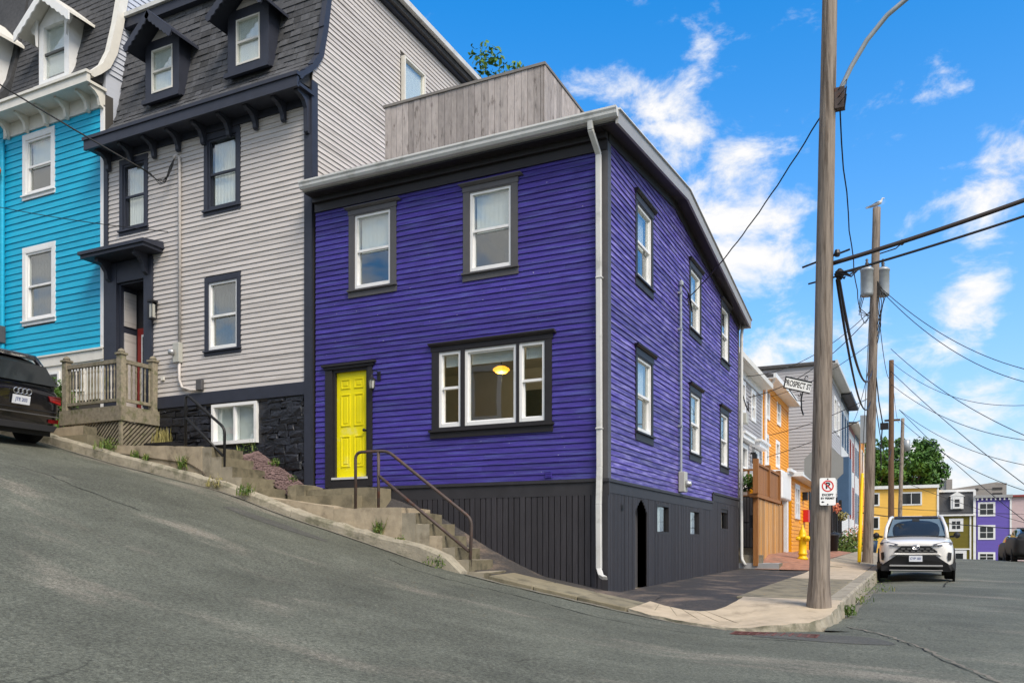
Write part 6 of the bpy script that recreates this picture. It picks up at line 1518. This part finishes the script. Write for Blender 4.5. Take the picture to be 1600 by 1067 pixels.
MB().prism([os_(0, -.095), os_(Ln, -.095), os_(Ln, .095), os_(0, .095)], tuple(-nn_*.006)).build('plate', 'sign_white', sg)
mb = MB(); mb.tube([os_(0, -.095), os_(Ln, -.095)], .012, 6).tube([os_(0, .095), os_(Ln, .095)], .012, 6).tube([os_(0, -.10), os_(0, .10)], .012, 6)
mb.build('frame', 'rail_black', sg)
text_obj('PROSPECT ST', .135, 'sign_black', sg, basis(os_(Ln*.5, 0, .003), ex2, ez2), bold=.002, sx=.62)
mb = MB(); mb.tube([os_(.1, -.10), os_(.28, -.26), os_(.42, -.24)], .008, 6).tube([os_(.36, -.11), os_(.36, -.22), os_(.40, -.38), os_(.46, -.48)], .014, 6)
mb.build('scroll_bracket', 'rail_black', sg); mb = MB(); mb.tube([os_(.38+.03*math.cos(a), .14+.04*math.sin(a)) for a in lin(.6, 5.6, 10)], .008, 6); mb.build('scroll_ornament', 'rail_black', sg); mb = MB(); mb.tube([os_(.31+.025*math.cos(a), -.15+.03*math.sin(a)) for a in lin(3.4, 7.5, 8)], .008, 6)
mb.build('scroll_ornament', 'rail_black', sg)

# ------------------------------------------------------------------ cars
def loft(stations, m, name, parent, prof):
    mb = MB(); rings = []
    for st in stations:
        half = prof(st); ring = [(x, st[0], z) for x, z in half] + [(-x, st[0], z) for x, z in half[-2:0:-1]]; rings.append(ring)
    n = len(rings[0]); mb.v = [p for r in rings for p in r]
    for i in range(len(rings)-1):
        for j in range(n): mb.f.append((i*n+j, i*n+(j+1) % n, (i+1)*n+(j+1) % n, (i+1)*n+j))
    mb.f.append(tuple(range(n-1, -1, -1))); mb.f.append(tuple((len(rings)-1)*n+j for j in range(n)))
    o = mb.build(name, m, parent, True); s = o.modifiers.new('sub', 'SUBSURF'); s.levels = 2; s.render_levels = 2; return o
def body_prof(st):
    y, w, zb, zt = st; h = zt - zb
    return [(0, zb), (w*.8, zb), (w*.96, zb+.05), (w*.99, zb+h*.30), (w, zb+h*.55), (w*.975, zb+h*.78), (w*.93, zt-.05), (w*.84, zt), (w*.45, zt+.03), (0, zt+.04)]
def wheel(parent, x, y, r=.36, w=.23):
    s = 1 if x > 0 else -1
    t = MB().lathe([(r*.62, -w/2), (r*.94, -w/2), (r, -w/2+.03), (r, w/2-.03), (r*.94, w/2), (r*.62, w/2)], (x, y, r), 28, (1, 0, 0)).build('wheel', 'tyre', parent, True)
    mb = MB(); mb.lathe([(r*.62, 0), (r*.60, .02), (r*.15, .01), (r*.1, .03), (.01, .03)], (x + s*(w/2-.03), y, r), 20, (s, 0, 0)); mb.build('rim', 'rim', t, True)
def quad_plate(mb, pts, off): mb.prism(pts, off)
def suv(name, label, paint, loc, rot, L=4.6, W=1.86, H=1.70, glass='car_glass', group=None):
    c = thing(name, label, 'car', loc, group, local=True, rot=rot); hw = W/2; f = -L/2; b = L/2
    loft([(f, hw*.62, .36, .88), (f+.02, hw*.76, .30, .93), (f+.12, hw*.90, .25, .99), (f+.35, hw*.975, .24, 1.03), (f+.9, hw, .24, 1.08), (f+1.25, hw, .24, 1.12), (0, hw, .24, 1.12), (b-.9, hw, .25, 1.14), (b-.35, hw*.98, .28, 1.14), (b-.12, hw*.92, .32, 1.10), (b-.02, hw*.80, .38, 1.04), (b, hw*.68, .42, 1.0)], paint, 'body', c, body_prof)
    # greenhouse
    def cab(st):
        y, w0, w1, z0, z1 = st; return [(0, z0), (w0, z0), (w0*.985, z0+(z1-z0)*.25), ((w0+w1)/2, z0+(z1-z0)*.6), (w1+.03, z1-.07), (w1*.92, z1-.01), (w1*.5, z1+.01), (0, z1+.02)]
    loft([(f+1.05, hw*.80, hw*.78, 1.02, 1.10), (f+1.15, hw*.83, hw*.78, 1.02, 1.17), (f+1.75, hw*.87, hw*.70, 1.05, H-.06), (f+2.1, hw*.88, hw*.70, 1.05, H-.01), (f+3.0, hw*.88, hw*.70, 1.05, H-.01), (b-.75, hw*.87, hw*.68, 1.05, H-.05), (b-.45, hw*.86, hw*.66, 1.05, H-.12), (b-.20, hw*.83, hw*.74, 1.05, 1.32), (b-.1, hw*.82, hw*.78, 1.02, 1.14)], glass, 'cabin_glass', c, cab)
    rf = MB(); rf.hexa([(-hw*.62, f+1.85, H-.03), (hw*.62, f+1.85, H-.03), (hw*.60, b-.5, H-.06), (-hw*.60, b-.5, H-.06), (-hw*.58, f+1.9, H+.028), (hw*.58, f+1.9, H+.028), (hw*.56, b-.55, H+.01), (-hw*.56, b-.55, H+.01)])
    return c, hw, f, b, rf
z_c = road_z(4.42, 12.5)
wc, hw, f, b, rf = suv('parked_suv', 'white crossover parked at the kerb facing the camera', 'white_paint', (4.43, 13.65, road_z(4.43, 13.6)-.01), (0, 0, 0), W=1.83, H=1.68)
bevel(rf.build('roof', 'black_paint', wc), .02, 2)
for s in (-1, 1):
    MB().tube([(s*hw*.83, f+1.08, 1.10), (s*hw*.80, f+1.4, 1.38), (s*hw*.70, f+1.85, H_ := 1.66), (s*hw*.665, f+2.6, 1.70), (s*hw*.665, b-.7, 1.68), (s*hw*.76, b-.25, 1.28)], .045, 8).build('pillar', 'white_paint', wc, True)
    for y in (f+.92, b-.95): wheel(wc, s*(hw-.12), y)
    m_ = MB(); m_.lathe([(.02, -.10), (.065, -.08), (.085, 0), (.075, .07), (.02, .09)], (s*(hw+.08), f+1.42, 1.17), 10, (0, 1, 0)); m_.tube([(s*(hw-.08), f+1.45, 1.13), (s*(hw+.06), f+1.42, 1.15)], .03, 6); m_.build('mirror', 'cladding', wc, True)
    hl = MB(); hl.prism([(s*.40, f+.02, .925), (s*.52, f+.03, .865), (s*.84, f+.28, .90), (s*.87, f+.34, .97), (s*.66, f+.13, .985)], (0, -.045, 0)); ho = bevel(hl.build('headlight', 'headlamp', wc), .01, 2)
    MB().prism([(s*.50, f-.032, .90), (s*.58, f-.01, .88), (s*.80, f+.2, .91), (s*.78, f+.17, .925)], (0, -.01, 0)).build('lamp_strip', 'black_paint', ho)
    vn = MB(); vn.prism([(s*.76, f+.09, .72), (s*.83, f+.17, .70), (s*.82, f+.16, .52), (s*.77, f+.09, .50), (s*.74, f+.07, .60)], (0, -.05, 0)); vn.build('fog_vent', 'cladding', wc)
    MB().prism([(s*.70, f+.10, .25), (s*.93, f+.42, .25), (s*.94, f+.42, .46), (s*.80, f+.13, .40)], (0, -.05, 0)).build('bumper_corner', 'cladding', wc)
    MB().lathe([(.40, -.02), (.46, 0), (.46, .03), (.40, .035)], (s*(hw-.02), f+.92, .36), 24, (s, 0, 0)).build('arch_trim', 'cladding', wc, True)
g_ = MB(); g_.prism([(-.34, f-.02, .865), (.34, f-.02, .865), (.50, f+.0, .74), (.50, f+.0, .71), (-.50, f+.0, .71), (-.50, f+.0, .74)], (0, -.035, 0)); go = g_.build('grille', 'cladding', wc)
m_ = MB()
for k in range(6):
    for j in range(2): m_.box(-.40+k*.145+.06*j, -.31+k*.145+.06*j, f-.065, f-.05, .745+.055*j, .757+.055*j)
m_.build('grille_mesh', 'silver', go)
m_ = MB(); m_.prism([(-.56, f+.02, .885), (.56, f+.02, .885), (.36, f-.01, .875), (-.36, f-.01, .875)], (0, -.04, 0)); m_.build('grille_bar', 'black_paint', wc)
em = MB()
for rx, rz, cz in ((.085, .06, 0), (.055, .03, .015)):
    em.tube([(rx*math.cos(a), f-.075, .845+cz+rz*math.sin(a)) for a in lin(0, 6.2832, 20)], .010, 6)
em.tube([(.02*math.cos(a), f-.075, .845+.05*math.sin(a)) for a in lin(0, 6.2832, 14)], .008, 6); em.build('emblem', 'chrome', wc)
lo = MB(); lo.prism([(-.46, f-.03, .63), (.46, f-.03, .63), (.72, f-.01, .44), (.82, f+.06, .37), (.82, f+.06, .23), (-.82, f+.06, .23), (-.82, f+.06, .37), (-.72, f-.01, .44)], (0, -.05, 0)); lo.build('lower_grille', 'cladding', wc)
wb_ = MB(); wb_.prism([(-.5, f+.0, .70), (.5, f+.0, .70), (.60, f+.03, .63), (.46, f-.01, .655), (-.46, f-.01, .655), (-.60, f+.03, .63)], (0, -.055, 0)); bevel(wb_.build('bumper_blade', 'white_paint', wc), .008, 2)
bevel(MB().box(-.62, .62, f-.12, f+.0, .345, .39).build('skid_bar', 'silver', wc), .01, 2); bevel(MB().box(-.62, .62, f-.11, f+.02, .235, .262).build('chin_strip', 'silver', wc), .006, 1)
MB().box(-.80, .80, f+.02, f+.5, .22, .33).build('underside', 'cladding', wc)
plt = MB().box(-.155, .155, f-.105, f-.09, .475, .63).build('licence_plate', 'plate', wc)
text_obj('CYP 181', .085, 'plate_ink', plt, basis((0, f-.107, .552), (1, 0, 0), (0, 0, 1)), bold=.001, sx=.85)
ws = MB(); ws.hexa([(-hw*.77, f+1.13, 1.15), (hw*.77, f+1.13, 1.15), (hw*.77, f+1.16, 1.14), (-hw*.77, f+1.16, 1.14), (-hw*.635, f+1.80, 1.625), (hw*.635, f+1.80, 1.625), (hw*.635, f+1.83, 1.615), (-hw*.635, f+1.83, 1.615)]); wso = ws.build('windscreen', 'windscreen', wc)
MB().box(-.09, .09, f+1.72, f+1.80, 1.56, 1.62).build('sensor_pod', 'black_paint', wso); MB().box(-.62, .62, f+1.08, f+1.13, 1.125, 1.15).build('wiper_cowl', 'cladding', wc)

# black crossover parked uphill, seen from behind
bc, hw, f, b, rf = suv('parked_suv', 'black crossover parked uphill at the left edge, seen from behind', 'black_paint', (-12.62, -2.93, r_(-12.62)+.03), (R(-13), 0, R(-90)), W=1.88, H=1.66)
bevel(rf.build('roof', 'black_paint', bc), .02, 2)
for s in (-1, 1):
    MB().tube([(s*hw*.83, f+1.08, 1.10), (s*hw*.70, f+1.85, 1.62), (s*hw*.665, f+2.6, 1.66), (s*hw*.665, b-.7, 1.64), (s*hw*.80, b-.2, 1.22)], .05, 8).build('pillar', 'black_paint', bc, True)
    for y in (f+.92, b-.86): wheel(bc, s*(hw-.13), y, .37, .26)
    tl = MB(); tl.prism([(s*.52, b-.01, 1.00), (s*.56, b+.005, .90), (s*.86, b-.12, .84), (s*.88, b-.16, .97), (s*.82, b-.1, 1.01)], (0, .045, 0)); to = bevel(tl.build('tail_light', 'tail_red', bc), .01, 2)
    MB().prism([(s*.60, b+.045, .91), (s*.82, b-.035, .88), (s*.82, b-.035, .90), (s*.60, b+.045, .93)], (0, .006, 0)).build('light_strip', 'sign_red', to)
    MB().prism([(s*.60, b-.02, .57), (s*.60, b-.02, .51), (s*.84, b-.1, .50), (s*.84, b-.1, .58)], (0, .05, 0)).build('reflector', 'tail_red', bc)
MB().box(-.68, .68, b-.42, b-.36, 1.3, 1.31).build('spoiler_edge', 'black_paint', bc)
MB().prism([(-.62, b-.37, 1.50), (.62, b-.37, 1.50), (.72, b-.09, 1.17), (-.72, b-.09, 1.17)], (0, .03, .02)).build('rear_window', 'car_glass', bc)
rg = MB()
for k in range(4): rg.tube([(-.12+.08*k + .05*math.cos(a), b+.045, 1.015+.05*math.sin(a)) for a in lin(0, 6.2832, 18)], .009, 6)
rg.build('ring_emblem', 'chrome', bc)
plt = MB().box(-.165, .165, b+.03, b+.045, .78, .94).build('licence_plate', 'plate', bc)
text_obj('JTE 203', .085, 'plate_ink', plt, basis((0, b+.047, .86), (-1, 0, 0), (0, 0, 1)), bold=.001, sx=.85)
bevel(MB().box(-.74, .74, b-.04, b+.03, .70, .72).build('trim_strip', 'steel_dark', bc), .006, 1)
bevel(MB().prism([(-.80, b-.06, .46), (.80, b-.06, .46), (.72, b-.03, .34), (-.72, b-.03, .34)], (0, .07, 0)).build('diffuser', 'cladding', bc), .01, 1)
bevel(MB().box(-.78, .78, b-.04, b+.035, .62, .64).build('bumper_crease', 'rim', bc), .004, 1)
MB().box(-.75, .75, b-.9, b-.1, .24, .4).build('underside', 'cladding', bc)
# parked cars far right
for i, (x, y, pm, lb) in enumerate([(9.35, 38.5, 'cladding', 'dark car parked far down the right side, rear red light showing'), (9.1, 31.5, 'cladding', 'dark brown car at the right edge, nearest of the parked pair')]):
    c, hw, f, b, rf = suv('parked_car', lb, pm, (x, y, road_z(x, y)), (R(-1), 0, R(180)), H=1.52)
    rf.build('roof', pm, c)
    for s in (-1, 1):
        for yy in (f+.9, b-.9): wheel(c, s*(hw-.12), yy, .33, .22)
        MB().prism([(s*.5, f-.01, .95), (s*.5, f-.01, .82), (s*.85, f+.2, .82), (s*.87, f+.22, .95)], (0, -.04, 0)).build('tail_light', 'sign_red', c)

# ------------------------------------------------------------------ trees
def tree(label, loc, h, crown, n_cl, leaves, leaf, m='leaf', lean=0):
    t = thing('tree', label, 'tree', loc); x, y, z = loc
    mb = MB(); mb.tube([(x, y, z-.5), (x+.1, y, z+h*.3), (x+.2+lean, y+.1, z+h*.65)], h*.03, 8, h*.012)
    tips = []
    for k in range(9):
        a = random.uniform(0, 6.28); s = random.uniform(.3, .6)*h; e = (x + math.cos(a)*crown*.6, y + math.sin(a)*crown*.6, z + s + h*.25)
        mb.tube([(x+.15, y, z+s*.8), (x+math.cos(a)*crown*.3, y+math.sin(a)*crown*.3, z+s+h*.08), e], h*.012, 6, h*.004)
    mb.build('trunk', 'bark', t); cr = MB()
    for k in range(n_cl):
        v = Vector((random.gauss(0, 1), random.gauss(0, 1), random.gauss(0, .8))).normalized()*(random.random()**.4); p = (x + v.x*crown + lean, y + v.y*crown, z + h*.62 + v.z*h*.38)
        leaf_clump(cr, p, crown*random.uniform(.16, .30), leaves, leaf, .75)
    cr.build('crown', m, t); return t
tree('big leafy tree beyond the row houses, left of the poles', (-1.2, 99, -1.5), 16.2, 4.2, 70, 150, .25, 'leaf')
tree('tallest leafy tree behind the yellow house, right of the poles', (2.9, 104, -1.5), 16.4, 4.9, 90, 150, .27, 'leaf_dark')
tree('treetop showing over the roof deck behind the grey house', (-10.6, 16.6, 2.5), 17.7, 2.6, 190, 130, .12, 'leaf')
tree('low tree at the far right horizon', (24.5, 120, -2), 8.5, 2.6, 24, 90, .25, 'leaf')
